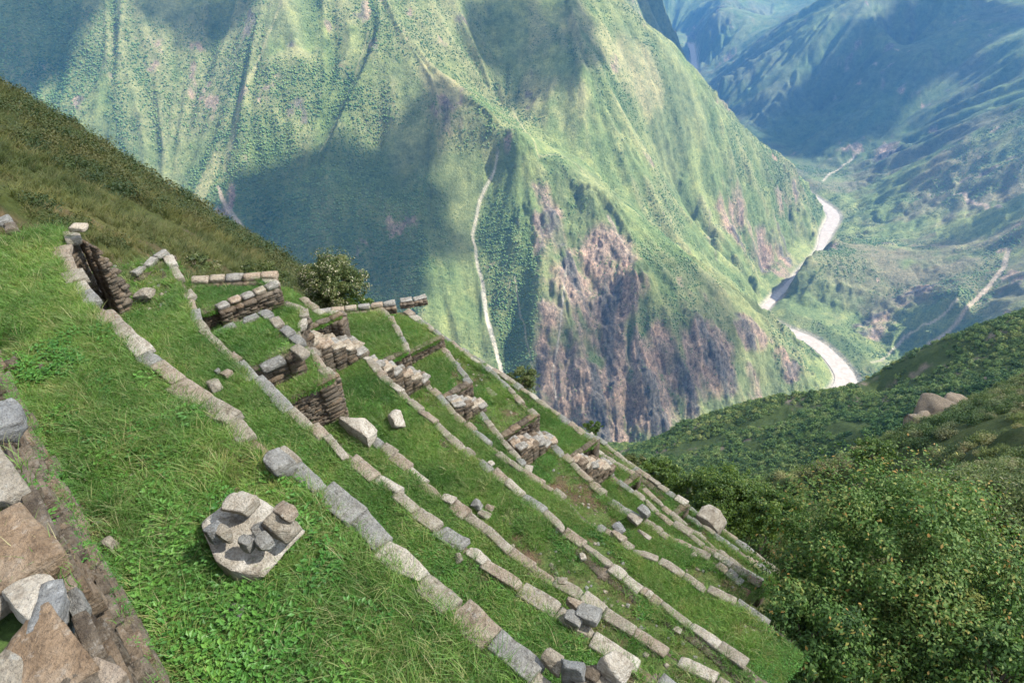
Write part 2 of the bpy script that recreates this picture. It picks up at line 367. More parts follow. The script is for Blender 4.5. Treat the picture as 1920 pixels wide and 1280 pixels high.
def river_d(x, y):
    d = np.full(np.shape(x), 1e9); wd = np.full(np.shape(x), 30.)
    for i in range(len(RIV) - 1):
        a = np.array(RIV[i]); b = np.array(RIV[i + 1]); ab = b - a; L2 = ab @ ab
        t = np.clip(((x - a[0]) * ab[0] + (y - a[1]) * ab[1]) / L2, 0, 1)
        dd = np.hypot(x - a[0] - t * ab[0], y - a[1] - t * ab[1]); k = dd < d
        d = np.where(k, dd, d); wd = np.where(k, RW[i] + (RW[i + 1] - RW[i]) * t, wd)
    return d, wd
def Hfar(x, y):
    st = samp(steep, x, y)
    a1 = sg(l1, x, y); a2 = sg(l2, x, y)
    far_k = 1 + 1.1 * sstep(3000, 4200, np.hypot(x, y))
    z = samp(ZB, x, y) + st * far_k * (-26 * np.abs(sg(l0, x, y)) + 20 - 13 * np.abs(a1) + 10 + 5 * a2)
    rr = 1 - np.abs(2 * fbm(x / 260, y / 260, 4, 5) - 1)
    z = z + st * (26 * (rr - .75)) + st * 5 * (fbm(x / 45, y / 45, 4, 8, .6) - .5)
    d, wd = river_d(x, y)
    bank = -1497 + np.clip(d - wd - 6, 0, 1e9) * .5
    z = np.maximum(z, np.minimum(bank, -1470))
    z = np.where(d < wd + 10, np.minimum(z, -1503 + np.clip(d - wd, 0, 10) * .6), z)
    k = np.clip((d - wd) / 26, 0, 1)
    return np.where(d < wd + 26, z * k + np.minimum(z, -1503 + np.clip(d - wd, 0, 26) * .9) * (1 - k), z)
def Hcl(x, y):
    rk = patch(x, y, ROCKP); a = 1 - np.abs(2 * fbm(x / 75 + y / 300, y / 130, 5, 6, .62) - 1)
    return rk * (a - .7) * 40 + rk * 16 * (fbm(x / 14, y / 30, 3, 9, .6) - .5)
def polar(az0, az1, na, r0, r1, nr):
    az = np.linspace(R(az0), R(az1), na); r = np.geomspace(r0, r1, nr)
    A, Q = np.meshgrid(az, r); x = Q * np.sin(A); y = Q * np.cos(A)
    i = np.arange((nr - 1) * na).reshape(nr - 1, na)[:, :-1].ravel()
    return x, y, np.stack([i, i + na, i + na + 1, i + 1], 1)[:, ::-1]
def mixc(a, b, k): return a * (1 - k[..., None]) + np.asarray(b) * k[..., None]

# patches of bare rock, scree, meadow and wood on the far slopes (world positions, radius in metres)
def patch(x, y, lst):
    m = np.zeros(np.shape(x))
    for (px, py, ra, rb, rot, s) in lst:
        c = hit(px, py); cs, sn = math.cos(R(rot)), math.sin(R(rot))
        dx = x - c[0]; dy = y - c[1]; e = np.hypot((dx * cs + dy * sn) / ra, (-dx * sn + dy * cs) / rb)
        m = np.maximum(m, s * (1 - sstep(.55, 1.25, e)))
    return m
ROCKP = [(1020, 420, 140, 120, 0, .9), (1120, 560, 170, 220, 0, 1), (1200, 700, 230, 160, 0, 1), (1060, 640, 110, 200, 0, 1), (1330, 700, 120, 120, 0, .95), (1120, 770, 220, 120, 0, 1),
         (960, 250, 35, 45, 0, .9), (1380, 400, 150, 140, 0, .85), (1450, 470, 130, 110, 0, 1), (1470, 400, 90, 120, 0, .8), (1560, 560, 120, 60, 0, .7), (1700, 560, 110, 90, 0, .8), (1650, 420, 90, 70, 0, .6), (1850, 330, 60, 40, 0, .6), (1250, 270, 80, 90, 0, .5), (1640, 610, 110, 90, 0, .9), (1600, 500, 150, 60, 0, .5), (1760, 500, 120, 70, 0, .55),
         (1700, 180, 90, 100, 0, .7), (1660, 290, 110, 80, 20, .8), (1560, 300, 100, 60, 0, .6), (850, 220, 70, 60, 0, .6), (700, 90, 18, 70, 20, .8), (560, 110, 60, 30, 0, .6), (150, 100, 50, 40, 0, .7), (420, 380, 25, 90, -20, .9), (680, 240, 30, 80, 15, .5), (1450, 560, 90, 40, 0, .8), (1410, 740, 60, 60, 0, 1), (1400, 640, 90, 60, 0, .8), (1470, 700, 80, 50, 0, .85), (1300, 560, 90, 40, 0, .7), (1000, 380, 60, 60, 0, .8)]
MEADP = [(830, 160, 120, 60, -40, 1), (1200, 120, 140, 120, 0, 1), (1120, 60, 220, 100, -20, .8), (1050, 200, 220, 90, -35, .8), (1180, 240, 120, 60, -30, .7), (1280, 340, 160, 40, -40, .5), (240, 120, 160, 120, 0, .5), (1800, 330, 250, 160, 20, .5), (1850, 200, 300, 200, 20, .6), (1700, 640, 100, 50, 0, .6), (830, 360, 30, 160, 5, .9), (380, 350, 30, 140, -20, .8), (440, 240, 20, 160, -12, .7)]
WOODP = [(620, 450, 320, 220, 0, 1), (480, 330, 200, 120, 0, .8), (780, 420, 120, 160, 0, .7), (930, 450, 90, 120, 0, .5), (600, 190, 160, 80, 0, .6), (50, 130, 200, 260, 0, .9), (970, 560, 80, 180, 0, .6), (1240, 440, 160, 70, -35, .5), (1450, 330, 120, 120, 0, .3), (1600, 200, 400, 500, 20, .6), (1160, 160, 60, 200, -30, .4)]

xf, yf, Ff = polar(-50, 50, 1000, 760, 9300, 1050)
zf = Hfar(xf, yf) + Hcl(xf, yf) * (river_d(xf, yf)[0] > 75)
kz = np.clip((np.hypot(xf, yf) - 760) / 200, 0, 1); zf = zf * kz + (H0(xf, yf) - 4) * (1 - kz)
Vf = np.stack([xf, yf, zf], -1)
def far_cover(x, y):
    """albedo and density of woody growth at a place on the far slopes"""
    a1 = sg(l1, x, y); a2 = sg(l2, x, y); f1 = fbm(x / 180, y / 180, 5, 3, .6); f2 = fbm(x / 60, y / 60, 4, 9, .6)
    rk = patch(x, y, ROCKP); me = patch(x, y, MEADP); wo = patch(x, y, WOODP)
    rock = sstep(.56, .70, rk * .40 + f2 * .36 + f1 * .22 + .035 * a2) * np.clip(rk * 2, 0, 1)
    rock = np.maximum(rock, .8 * sstep(.66, .72, f2 * .6 + f1 * .4 + .015 * a2))
    mead = np.clip(me * sstep(.50, .72, f1 * .45 + f2 * .25 + me * .3 + .04 * a1), 0, 1)
    wood = np.clip(wo * 1.0 + .55 * sstep(.44, .62, f1) + .35 * sstep(.3, 1.5, np.abs(a1)) * 1, 0, 1) * (1 - rock * .85) * (1 - mead * .85)
    c = np.empty(np.shape(x) + (3,)); c[:] = (.105, .138, .054)
    c = mixc(c, (.175, .198, .078), sstep(.38, .66, f2) * .85)
    c = mixc(c, (.25, .235, .12), sstep(.48, .64, f1 + .05 * a2) * .7)
    c = mixc(c, (.23, .215, .11), mead * .9)
    c = mixc(c, (.15, .125, .085), (.25 + .75 * sstep(1000, 1500, x)) * sstep(.42, .60, fbm(x / 240 + 7, y / 240, 5, 1, .6)) * .8)
    c = mixc(c, (.045, .080, .026), wood * .6)
    rc = np.empty_like(c); rc[:] = (.215, .165, .135); rc = mixc(rc, (.27, .19, .15), sstep(.5, .75, fbm(x / 90 + 40, y / 50, 4, 12))); rc = mixc(rc, (.09, .085, .08), sstep(.3, 1.5, a2))
    c = mixc(c, (.03, .062, .03), sstep(3500, 4100, np.hypot(x, y)) * .55)  # distant ranges darkened: forest green, with their shade put into the colour
    c = mixc(c, rc, rock)
    return c, wood, rock, mead
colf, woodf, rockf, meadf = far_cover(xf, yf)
# scree tracks and gullies with bare bottoms: pale lines that run down the slopes
TR = [([(933, 285), (925, 315), (900, 375), (886, 430), (893, 475), (905, 530), (912, 580), (922, 625), (935, 665), (942, 690)], 5, (.36, .32, .26)),
      ([(905, 545), (918, 610), (935, 665), (945, 720)], 7, (.42, .38, .33)),
      ([(965, 510), (975, 560), (985, 620), (1000, 690)], 2.5, (.26, .24, .17)),
      ([(1062, 500), (1055, 570), (1045, 650), (1036, 700), (1045, 760)], 2.5, (.33, .30, .27)),
      ([(410, 350), (425, 385), (440, 410), (455, 430)], 7, (.36, .28, .22)),
      ([(535, 10), (510, 60), (480, 130), (455, 200), (430, 280)], 3, (.24, .22, .12)),
      ([(1895, 460), (1885, 500), (1845, 550), (1800, 595), (1730, 650)], 8, (.34, .27, .21)),
      ([(1790, 570), (1700, 620), (1650, 680), (1630, 690)], 5, (.33, .28, .22)),
      ([(1540, 350), (1555, 330), (1600, 300)], 6, (.34, .29, .24)),
      ([(1790, 370), (1840, 380), (1870, 400)], 8, (.34, .26, .2)),
      ([(960, 200), (1010, 290), (1060, 300), (1120, 350), (1200, 410)], 3, (.22, .21, .12)),
      ([(1140, 410), (1160, 450), (1185, 500)], 5, (.26, .21, .17)),
      ([(690, 60), (670, 130), (640, 200), (600, 290)], 3, (.2, .19, .1)),
      ([(1330, 390), (1335, 440), (1345, 480)], 3, (.16, .15, .1))]
for pts, wd, cc in TR:
    q = [hit(px, py)[:2] for px, py in pts]
    for a, b in zip(q[:-1], q[1:]):
        ab = b - a; L2 = ab @ ab + 1e-6
        x0, x1 = min(a[0], b[0]) - 30, max(a[0], b[0]) + 30; y0, y1 = min(a[1], b[1]) - 30, max(a[1], b[1]) + 30
        I = np.nonzero((xf > x0) & (xf < x1) & (yf > y0) & (yf < y1)); xs = xf[I]; ys = yf[I]
        wob = 7 * (fbm(xs / 40, ys / 40, 3, 6) - .5)
        t = np.clip(((xs - a[0]) * ab[0] + (ys - a[1]) * ab[1]) / L2, 0, 1)
        d = np.hypot(xs + wob - a[0] - t * ab[0], ys + wob - a[1] - t * ab[1])
        k = (1 - sstep(wd * .5, wd * 1.3, d)) * (.65 + .35 * n2(xs / 9, ys / 9, 4))
        colf[I] = mixc(colf[I], cc, k); woodf[I] *= 1 - np.clip(k * 2, 0, 1)
dr, wr = river_d(xf, yf); kb = (1 - sstep(wr + 4, wr + 20, dr)) * (zf < -1465)
colf = mixc(colf, (.34, .30, .26), kb * .9); woodf *= 1 - kb

def terrain_mat(name, s1, s2, bs, bd):
    m, t, b = newmat(name)
    a = nd(t, "ShaderNodeAttribute"); a.attribute_name = 'cover'
    obj = nd(t, "ShaderNodeTexCoord").outputs['Object']
    n1_ = ramp(t, noise(t, s1, 6, .7, obj), [(.3, (.55, .6, .55)), (.5, (1, 1, 1)), (.7, (1.35, 1.25, 1.15))])
    n2_ = ramp(t, noise(t, s2, 4, .7, obj), [(.32, (.6, .66, .6)), (.6, (1.15, 1.12, 1.05))])
    c = mix(t, mix(t, a.outputs['Color'], n1_, 1, 'MULTIPLY'), n2_, .9, 'MULTIPLY')
    t.links.new(c, b.inputs['Base Color']); b.inputs['Roughness'].default_value = .95; b.inputs['Specular IOR Level'].default_value = .1
    rkx = nd(t, "ShaderNodeAttribute"); rkx.attribute_name = 'rock'
    mp = nd(t, "ShaderNodeMapping"); t.links.new(obj, mp.inputs[0]); mp.inputs['Scale'].default_value = (1, .8, .55); mp.inputs['Rotation'].default_value = (.2, .7, .3)
    st_ = noise(t, s1 * 3.2, 8, .8, mp.outputs[0])
    c2 = mix(t, c, mix(t, c, ramp(t, st_, [(.36, (.28, .26, .25)), (.5, (.9, .88, .86)), (.66, (1.7, 1.6, 1.5))]), 1, 'MULTIPLY'), rkx.outputs['Fac'])
    t.links.new(c2, b.inputs['Base Color'])
    hh = nd(t, "ShaderNodeMath", operation='ADD'); t.links.new(noise(t, s1 * 1.7, 8, .75, obj), hh.inputs[0]); t.links.new(st_, hh.inputs[1])
    bump(t, b, hh.outputs[0], bs, bd)
    return m
M_mtn = terrain_mat("mountain_slopes", .035, .16, .9, 9)
M_hill = terrain_mat("hillside_soil", .5, 3.0, .8, .35)
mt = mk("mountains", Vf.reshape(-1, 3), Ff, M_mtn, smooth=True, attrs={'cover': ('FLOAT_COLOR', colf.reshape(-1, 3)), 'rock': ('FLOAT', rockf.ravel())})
tag(mt, "steep green canyon mountains with bare cliffs and scree tracks across the river", kind='structure')

xn, yn, Fn = polar(-80, 70, 700, 3.0, 800, 620)
zn = H0(xn, yn); rn = np.hypot(xn, yn)
bumpy = sstep(11, 30, rn)
zn = zn + bumpy * np.minimum(rn * .010, 5) * (fbm(xn / np.maximum(.25 * 12, 3), yn / 3, 3, 2) - .5) * .8
def Hnear(x, y):
    r = np.hypot(x, y); z = H0(x, y)
    z = z + sstep(11, 30, r) * np.minimum(r * .010, 5) * (fbm(x / 3, y / 3, 3, 2) - .5) * .8
    return z + sstep(150, 400, r) * 14 * (1 - np.abs(2 * fbm(x / 70, y / 70, 4, 4) - 1) - .7)
zn = Hnear(xn, yn)
coln = np.empty(xn.shape + (3,)); coln[:] = (.060, .075, .022)
coln = mixc(coln, (.10, .10, .035), sstep(.45, .65, fbm(xn / 2.5, yn / 2.5, 4, 3)))
coln = mixc(coln, (.12, .085, .055), sstep(.6, .72, fbm(xn / 1.7 + 9, yn / 1.7, 4, 6)) * .8)
fr = sstep(25, 60, rn) * (xn > 0); coln = mixc(coln, (.035, .05, .018), fr * .9)
fr = sstep(200, 400, rn); coln = mixc(coln, (.045, .065, .022), fr)
coln = mixc(coln, (.15, .12, .10), fr * sstep(.60, .68, fbm(xn / 35, yn / 22, 5, 10, .65)))
hs = mk("hillside", np.stack([xn, yn, zn], -1).reshape(-1, 3), Fn, M_hill, smooth=True, attrs={'cover': ('FLOAT_COLOR', coln.reshape(-1, 3))})
tag(hs, "steep hillside falling away around and below the stone terraces", kind='structure')

# ---------------------------------------------------------------- river
rp = np.array(RIV, float); q = []; wq = []
for i in range(len(rp) - 1):
    n = max(2, int(np.hypot(*(rp[i + 1] - rp[i])) / 25))
    for j in range(n): q.append(rp[i] + (rp[i + 1] - rp[i]) * j / n); wq.append(RW[i] + (RW[i + 1] - RW[i]) * j / n)
q = np.array(q); wq = np.array(wq) + 1
for _ in range(6): q[1:-1] = (q[:-2] + 2 * q[1:-1] + q[2:]) / 4
tg = np.gradient(q, axis=0); tg /= np.hypot(tg[:, 0], tg[:, 1])[:, None]; nn = np.stack([-tg[:, 1], tg[:, 0]], 1)
V = []; F = []
ks = np.linspace(-1, 1, 7)
for i in range(len(q)):
    for k in ks: V.append((*(q[i] + nn[i] * k * wq[i]), -1499.0))
for i in range(len(q) - 1):
    for j in range(6): a = i * 7 + j; F.append((a, a + 1, a + 8, a + 7))
M_w, t, b = newmat("silty_water")
obj = nd(t, "ShaderNodeTexCoord").outputs['Object']
t.links.new(ramp(t, noise(t, .06, 6, .7, obj), [(.35, (.18, .15, .12)), (.55, (.235, .20, .165)), (.7, (.33, .295, .25))]), b.inputs['Base Color'])
b.inputs['Roughness'].default_value = .45; b.inputs['Specular IOR Level'].default_value = .4
bump(t, b, noise(t, .12, 6, .7, obj), .4, 1.2)
tag(mk("river", V, np.array(F)[:, ::-1], M_w), "pale brown silty river winding along the canyon floor", kind='structure')

# ---------------------------------------------------------------- scattering helper for what nobody could count
def ico(sub=1, seed=0, amp=.25, sq=.8):
    import bmesh
    bm = bmesh.new(); bmesh.ops.create_icosphere(bm, subdivisions=sub, radius=1)
    V = np.array([v.co[:] for v in bm.verts]); F = np.array([[v.index for v in f.verts] for f in bm.faces]); bm.free()
    V = V * (1 + amp * 2 * (n3(V + 3, 1.7, seed) - .5))[:, None] * (1 + amp * 1.6 * (n3(V + 9, 4.1, seed + 3) - .5))[:, None]
    V[:, 2] = V[:, 2] * sq + .35
    return V, F
def proto(name, V, F, mat, smooth=False):
    o = mk(name, V, F, mat, smooth=smooth); C.objects.unlink(o); return o
def scatter(name, pts, scl, protos, idx=None, rot=None, label='', stretch=None):
    n = len(pts); pts = np.asarray(pts)
    if idx is None: idx = rng.integers(0, len(protos), n)
    if rot is None: rot = np.stack([rng.normal(0, .12, n), rng.normal(0, .12, n), rng.random(n) * 6.283], 1)
    me = bpy.data.meshes.new(name); me.vertices.add(n); me.vertices.foreach_set("co", pts.astype(np.float32).ravel())
    for an, ty, d, f in (('scl', 'FLOAT', scl, 'value'), ('idx', 'INT', idx, 'value'), ('rot', 'FLOAT_VECTOR', rot, 'vector')):
        a = me.attributes.new(an, ty, 'POINT'); a.data.foreach_set(f, np.asarray(d, np.int32 if ty == 'INT' else np.float32).ravel())
    o = bpy.data.objects.new(name, me); C.objects.link(o)
    g = bpy.data.node_groups.new(name + "_nodes", 'GeometryNodeTree')
    g.interface.new_socket('Geometry', in_out='INPUT', socket_type='NodeSocketGeometry'); g.interface.new_socket('Geometry', in_out='OUTPUT', socket_type='NodeSocketGeometry')
    gi = g.nodes.new('NodeGroupInput'); go = g.nodes.new('NodeGroupOutput'); ip = g.nodes.new('GeometryNodeInstanceOnPoints')
    g.links.new(gi.outputs[0], ip.inputs['Points'])
    gt = g.nodes.new('GeometryNodeGeometryToInstance')
    for p in reversed(protos):
        oi = g.nodes.new('GeometryNodeObjectInfo'); oi.inputs['Object'].default_value = p; oi.inputs['As Instance'].default_value = True
        g.links.new(oi.outputs['Geometry'], gt.inputs[0])
    g.links.new(gt.outputs[0], ip.inputs['Instance']); ip.inputs['Pick Instance'].default_value = True
    def na(nm, ty):
        x = g.nodes.new('GeometryNodeInputNamedAttribute'); x.data_type = ty; x.inputs[0].default_value = nm
        return [s for s in x.outputs if s.enabled and s.name == 'Attribute'][0]
    g.links.new(na('idx', 'INT'), ip.inputs['Instance Index'])
    er = g.nodes.new('FunctionNodeEulerToRotation'); g.links.new(na('rot', 'FLOAT_VECTOR'), er.inputs[0]); g.links.new(er.outputs[0], ip.inputs['Rotation'])
    g.links.new(na('scl', 'FLOAT'), ip.inputs['Scale'])
    g.links.new(ip.outputs[0], go.inputs[0])
    md = o.modifiers.new('scatter', 'NODES'); md.node_group = g
    return tag(o, label, kind='stuff')

# woods and scrub on the far slopes
far_p = [proto("far_crown", *ico(1, s, .3, .85), M_far, True) for s in (0, 4, 8)]
n = 900000
az = R(-40) + rng.random(n) * R(80); rr_ = np.sqrt(900 ** 2 + rng.random(n) * (3900 ** 2 - 900 ** 2))
x = rr_ * np.sin(az); y = rr_ * np.cos(az)
_, wo, rk, me_ = far_cover(x, y)
# sample the baked wood density so that tracks stay clear
ja = np.clip((az - R(-50)) / R(100) * 999, 0, 999).round().astype(int); jr = np.clip(np.log(rr_ / 760) / math.log(9300 / 760) * 1049, 0, 1049).round().astype(int)
dens = woodf[jr, ja]
cl = fbm(x / 22, y / 22, 3, 14)
keep = (rng.random(n) < np.clip(dens * .75 + .02, 0, 1) * sstep(.3, .6, cl + dens * .25)) & (river_d(x, y)[0] > 50)
x, y, az, rr_, dens = x[keep], y[keep], az[keep], rr_[keep], dens[keep]
def zpolar(x, y):
    a = np.arctan2(x, y); r = np.hypot(x, y)
    fa = np.clip((a - R(-50)) / R(100) * 999, 0, 998.9); fr_ = np.clip(np.log(r / 760) / math.log(9300 / 760) * 1049, 0, 1048.9)
    i = fa.astype(int); j = fr_.astype(int); p = fa - i; q_ = fr_ - j
    return (zf[j, i] * (1 - p) + zf[j, i + 1] * p) * (1 - q_) + (zf[j + 1, i] * (1 - p) + zf[j + 1, i + 1] * p) * q_
z = zpolar(x, y)
scatter("woodland_scrub", np.stack([x, y, z - .3], 1), (.9 + 2.3 * rng.random(len(x)) ** 2.5) * (.75 + .6 * dens), far_p,
        label="dark bushes and low trees dotted over the far canyon slopes")
print("far trees", len(x), "control points", N)

# ---------------------------------------------------------------- stones
def cubegrid(n):
    idx = {}; V = []; F = []
    def vid(a, b, c):
        k = (a, b, c)
        if k not in idx: idx[k] = len(V); V.append((2 * a / n - 1, 2 * b / n - 1, 2 * c / n - 1))
        return idx[k]
    for ax in range(3):
        for sd_ in (0, n):
            for i in range(n):
                for j in range(n):
                    q = []
                    for (a, b) in ((i, j), (i + 1, j), (i + 1, j + 1), (i, j + 1)):
                        c = [0, 0, 0]; c[ax] = sd_; c[(ax + 1) % 3] = a; c[(ax + 2) % 3] = b; q.append(vid(*c))
                    F.append(q if sd_ else q[::-1])
    return np.array(V, float), np.array(F)
_CG = {n: cubegrid(n) for n in (1, 2, 3, 4, 6, 9, 14)}
def rock(l, d, h, n=3, rnd=.2, clips=4, amp=.04, deep=.25, upright=1.):
    V, F = _CG[n]; V = V.copy()
    sp = V / np.linalg.norm(V, axis=1)[:, None]
    V = V * (1 - rnd) + sp * rnd * 1.25
    for _ in range(clips):
        nn_ = rng.normal(size=3); nn_[2] *= upright; nn_ /= np.linalg.norm(nn_)
        sup = np.abs(nn_).sum() * (1 - rng.random() * deep)
        sup = min(sup, 1.6) * (1 - rnd * .2)
        e = np.clip(V @ nn_ - sup, 0, None); V = V - e[:, None] * nn_
    o = rng.random(3) * 50
    V = V * np.array([l, d, h]) / 2
    sz = (l * d * h) ** (1 / 3)
    V = V + sp * (n3(V + o, 2.2 / sz, 2)[:, None] - .5) * amp * 2 * sz + sp * (n3(V + o, 6 / sz, 5)[:, None] - .5) * amp * .9 * sz
    return V, F
def rotz(V, a):
    c, s_ = math.cos(a), math.sin(a); return V @ np.array([[c, s_, 0], [-s_, c, 0], [0, 0, 1]])
def rotx(V, a):
    c, s_ = math.cos(a), math.sin(a); return V @ np.array([[1, 0, 0], [0, c, s_], [0, -s_, c]])
def roty(V, a):
    c, s_ = math.cos(a), math.sin(a); return V @ np.array([[c, 0, -s_], [0, 1, 0], [s_, 0, c]])
UA = math.atan2(DU[1], DU[0])            # heading of the terraces

def masonry(mb, path, side, zt, zb, ch=(.07, .15), sl_=(.16, .42), dep=.22, n=2, jit=1, fac=.2):
    """courses of irregular stones up a wall; path = plan points, side = outward normal sign"""
    path = np.array(path); seg = np.hypot(*np.diff(path, axis=0).T); cum = np.concatenate([[0], np.cumsum(seg)]); L = cum[-1]
    ztm = lambda s_: np.interp(s_, cum, zt) if np.ndim(zt) else zt
    zbm = lambda s_: np.interp(s_, cum, zb) if np.ndim(zb) else zb
    z = np.min(zb); top = np.max(zt)
    while z < top - .03:
        h = rng.uniform(*ch); s0 = 0.
        while s0 < L - .03:
            l = rng.uniform(*sl_) * (1 if s0 else rng.uniform(.4, 1)); l = min(l, L - s0); m = min(max(s0 + l / 2, 0), L)
            if z + h * .5 < ztm(m) and z + h > zbm(m):
                hh = min(h, max(.04, ztm(m) - z))
                x = np.interp(m, cum, path[:, 0]); y = np.interp(m, cum, path[:, 1])
                i = min(len(seg) - 1, np.searchsorted(cum, m, 'right') - 1); t_ = (path[i + 1] - path[i]) / max(seg[i], 1e-6)
                nv = np.array([t_[1], -t_[0]]) * side
                V, F = rock(l * 1.0, dep, hh * 1.02, n, .02, 2 + int(jit > 1) * 4, .05, fac)
                V = rotx(V, rng.normal(0, .02 * jit)); V = roty(V, rng.normal(0, .02 * jit)); V = rotz(V, math.atan2(t_[1], t_[0]) + rng.normal(0, .02))
                off = -dep / 2 + rng.uniform(-.02, .012) * jit - .04 * (z - np.min(zb))
                mb.add(V + (x + nv[0] * off, y + nv[1] * off, z + hh / 2), F)
            s0 += l
        z += h

def ls(*a): return list(a)
def Lpts(pts, z): return [(*at(x, y, z)[:2],) for x, y in pts]
RAW = {
 'A': [([(140, 425), (148, 448), (127, 463), (147, 510), (160, 523), (193, 567), (213, 587), (260, 630), (277, 647), (333, 697), (360, 717), (393, 740), (450, 787), (517, 837), (622, 905), (675, 951), (740, 1015), (833, 1097), (923, 1170), (1020, 1260)], -4.5)],
 'B': [([(328, 483), (337, 497), (347, 520), (363, 547), (383, 600), (400, 620), (433, 650), (450, 667), (467, 680), (490, 703), (520, 730), (550, 757), (580, 777), (600, 797), (630, 821), (667, 849), (699, 874), (744, 902), (773, 935), (805, 963), (870, 1008), (919, 1040), (955, 1069), (1029, 1118), (1061, 1138), (1092, 1167), (1160, 1206), (1202, 1232), (1267, 1274)], -5.7)],
 'C': [([(713, 827), (740, 841), (772, 870), (801, 894), (829, 918), (854, 935), (878, 955), (907, 975), (939, 1004), (988, 1040), (1033, 1073), (1086, 1099), (1128, 1126), (1154, 1146), (1214, 1182), (1276, 1224), (1312, 1241), (1368, 1274)], -6.9), ([(567, 633), (590, 653), (613, 683), (647, 710)], -6.15), ([(530, 537), (550, 542), (577, 550)], -5.85)],
 'D': [([(647, 633), (667, 640), (693, 670), (727, 703), (757, 727), (780, 753), (833, 797), (866, 829), (903, 853), (943, 886), (980, 914), (1037, 963), (1056, 980), (1086, 998), (1107, 1016), (1140, 1042), (1202, 1090), (1238, 1117), (1264, 1132), (1335, 1182), (1380, 1220)], -8.1), ([(613, 587), (640, 603)], -7.45)],
 'E': [([(790, 700), (813, 723), (833, 743), (857, 770), (880, 790), (910, 817), (940, 843), (963, 860), (1004, 890), (1045, 918), (1073, 939), (1101, 968), (1166, 1004), (1190, 1022), (1235, 1043), (1279, 1066), (1309, 1087), (1356, 1111), (1410, 1135)], -9.3), ([(735, 587), (750, 613), (763, 643), (773, 660)], -8.7)],
 'F': [([(910, 777), (930, 800), (947, 820), (963, 840), (980, 861), (1000, 883)], -9.9), ([(823, 637), (847, 663), (863, 683), (887, 717)], -9.5), ],
 'G': [([(1027, 810), (1047, 837), (1070, 857), (1097, 883), (1113, 897), (1130, 913), (1150, 930), (1177, 953), (1200, 965), (1238, 986), (1252, 998), (1279, 1010), (1306, 1025), (1341, 1048), (1383, 1078)], -10.5), ([(907, 680), (937, 703), (963, 730), (990, 757), (1013, 777)], -10.0)],
 'H': [([(1130, 867), (1153, 887), (1183, 913), (1213, 933), (1235, 953), (1255, 971), (1285, 989), (1320, 1016), (1356, 1040), (1383, 1060), (1416, 1081)], -11.7), ([(867, 653), (913, 680), (947, 700), (980, 723), (1027, 757), (1063, 783), (1113, 817), (1127, 823)], -11.05)],
 'I': [([(1208, 912), (1238, 938), (1267, 965), (1297, 986), (1327, 1010), (1356, 1034), (1386, 1057), (1416, 1075)], -12.6), ([(1150, 860), (1167, 869), (1187, 882)], -12.2)],
 'K': [([(1295, 965), (1330, 987), (1368, 1013), (1386, 1028), (1433, 1060)], -13.1), ([(1232, 900), (1276, 933)], -12.75)],
 'J': [([(1120, 815), (1160, 847), (1200, 877), (1233, 900), (1267, 927), (1293, 943), (1317, 963), (1365, 995), (1433, 1047)], -13.6)],
}
LNP = {}
for k, segs in RAW.items():
    q = []
    for pts, z in segs:
        for x, y in pts:
            p = at(x, y, z)[:2]; q.append((p @ DU, p @ DN))
    q.sort(); LNP[k] = (np.array([a for a, b in q]), np.array([b for a, b in q]))
uE, wE = LNP['E']
def W(k, u):
    if k == '0': return np.full(np.shape(u), -.12)
    r_ = np.interp(u, *LNP[k])
    if k == 'F': r_ = np.where(np.asarray(u) < 6.35, np.interp(u, uE, wE) + .01, np.maximum(r_, np.interp(u, uE, wE) + .01))
    return r_
ORD = ['A', 'B', 'C', 'D', 'E', 'F', 'G', 'H', 'I', 'K', 'J']
# height of each tread: [(from u, z), ...], and how far it runs at its far end (u at the inner edge, change across it)
TZ = dict(A=[(-9, -4.5)], B=[(-9, -5.7)], C=[(-9, -6.9), (7.05, -6.15), (9.35, -5.85)], D=[(-9, -8.1), (10.1, -7.45)], E=[(-9, -9.3), (9.7, -8.7)],
          F=[(-9, -9.9), (8.75, -9.5), (10.15, -9.2)], G=[(-9, -10.5), (7.45, -10.0)], H=[(-9, -11.7), (6.72, -11.05)], I=[(-9, -12.6), (6.0, -12.2)], K=[(-9, -13.1), (4.9, -12.75)], J=[(-9, -13.6)])
UHI = dict(A=(11.1, -.3), B=(11.7, -.4), C=(10.4, -1.1), D=(12.6, -.9), E=(12.4, -1.1), F=(12.2, -.6), G=(12.4, -.9), H=(13.5, 0), I=(8.5, 0), K=(8.5, 0), J=(9, 0))
ULO = dict(A=-.5, B=0, C=.3, D=.6, E=.9, F=6.3, G=2.2, H=2.3, I=2.5, K=2.5, J=2.6)
def tz(k, u):
    z = TZ[k][0][1]
    for a, b in TZ[k]:
        if u >= a: z = b
    return z
PREV = {k: (ORD[i - 1] if i else '0') for i, k in enumerate(ORD)}
NEXT = {k: (ORD[i + 1] if i + 1 < len(ORD) else None) for i, k in enumerate(ORD)}
def gz(u, w): return .05 * (fbm(u * 2.2 + 50, w * 2.2 + 50, 4, 4) - .5) + .06 * (fbm(u * .6 + 5, w * .6 + 9, 2, 8) - .5)
gm_ = MB(); SPOTS = []                    # SPOTS: pieces of tread for the grass
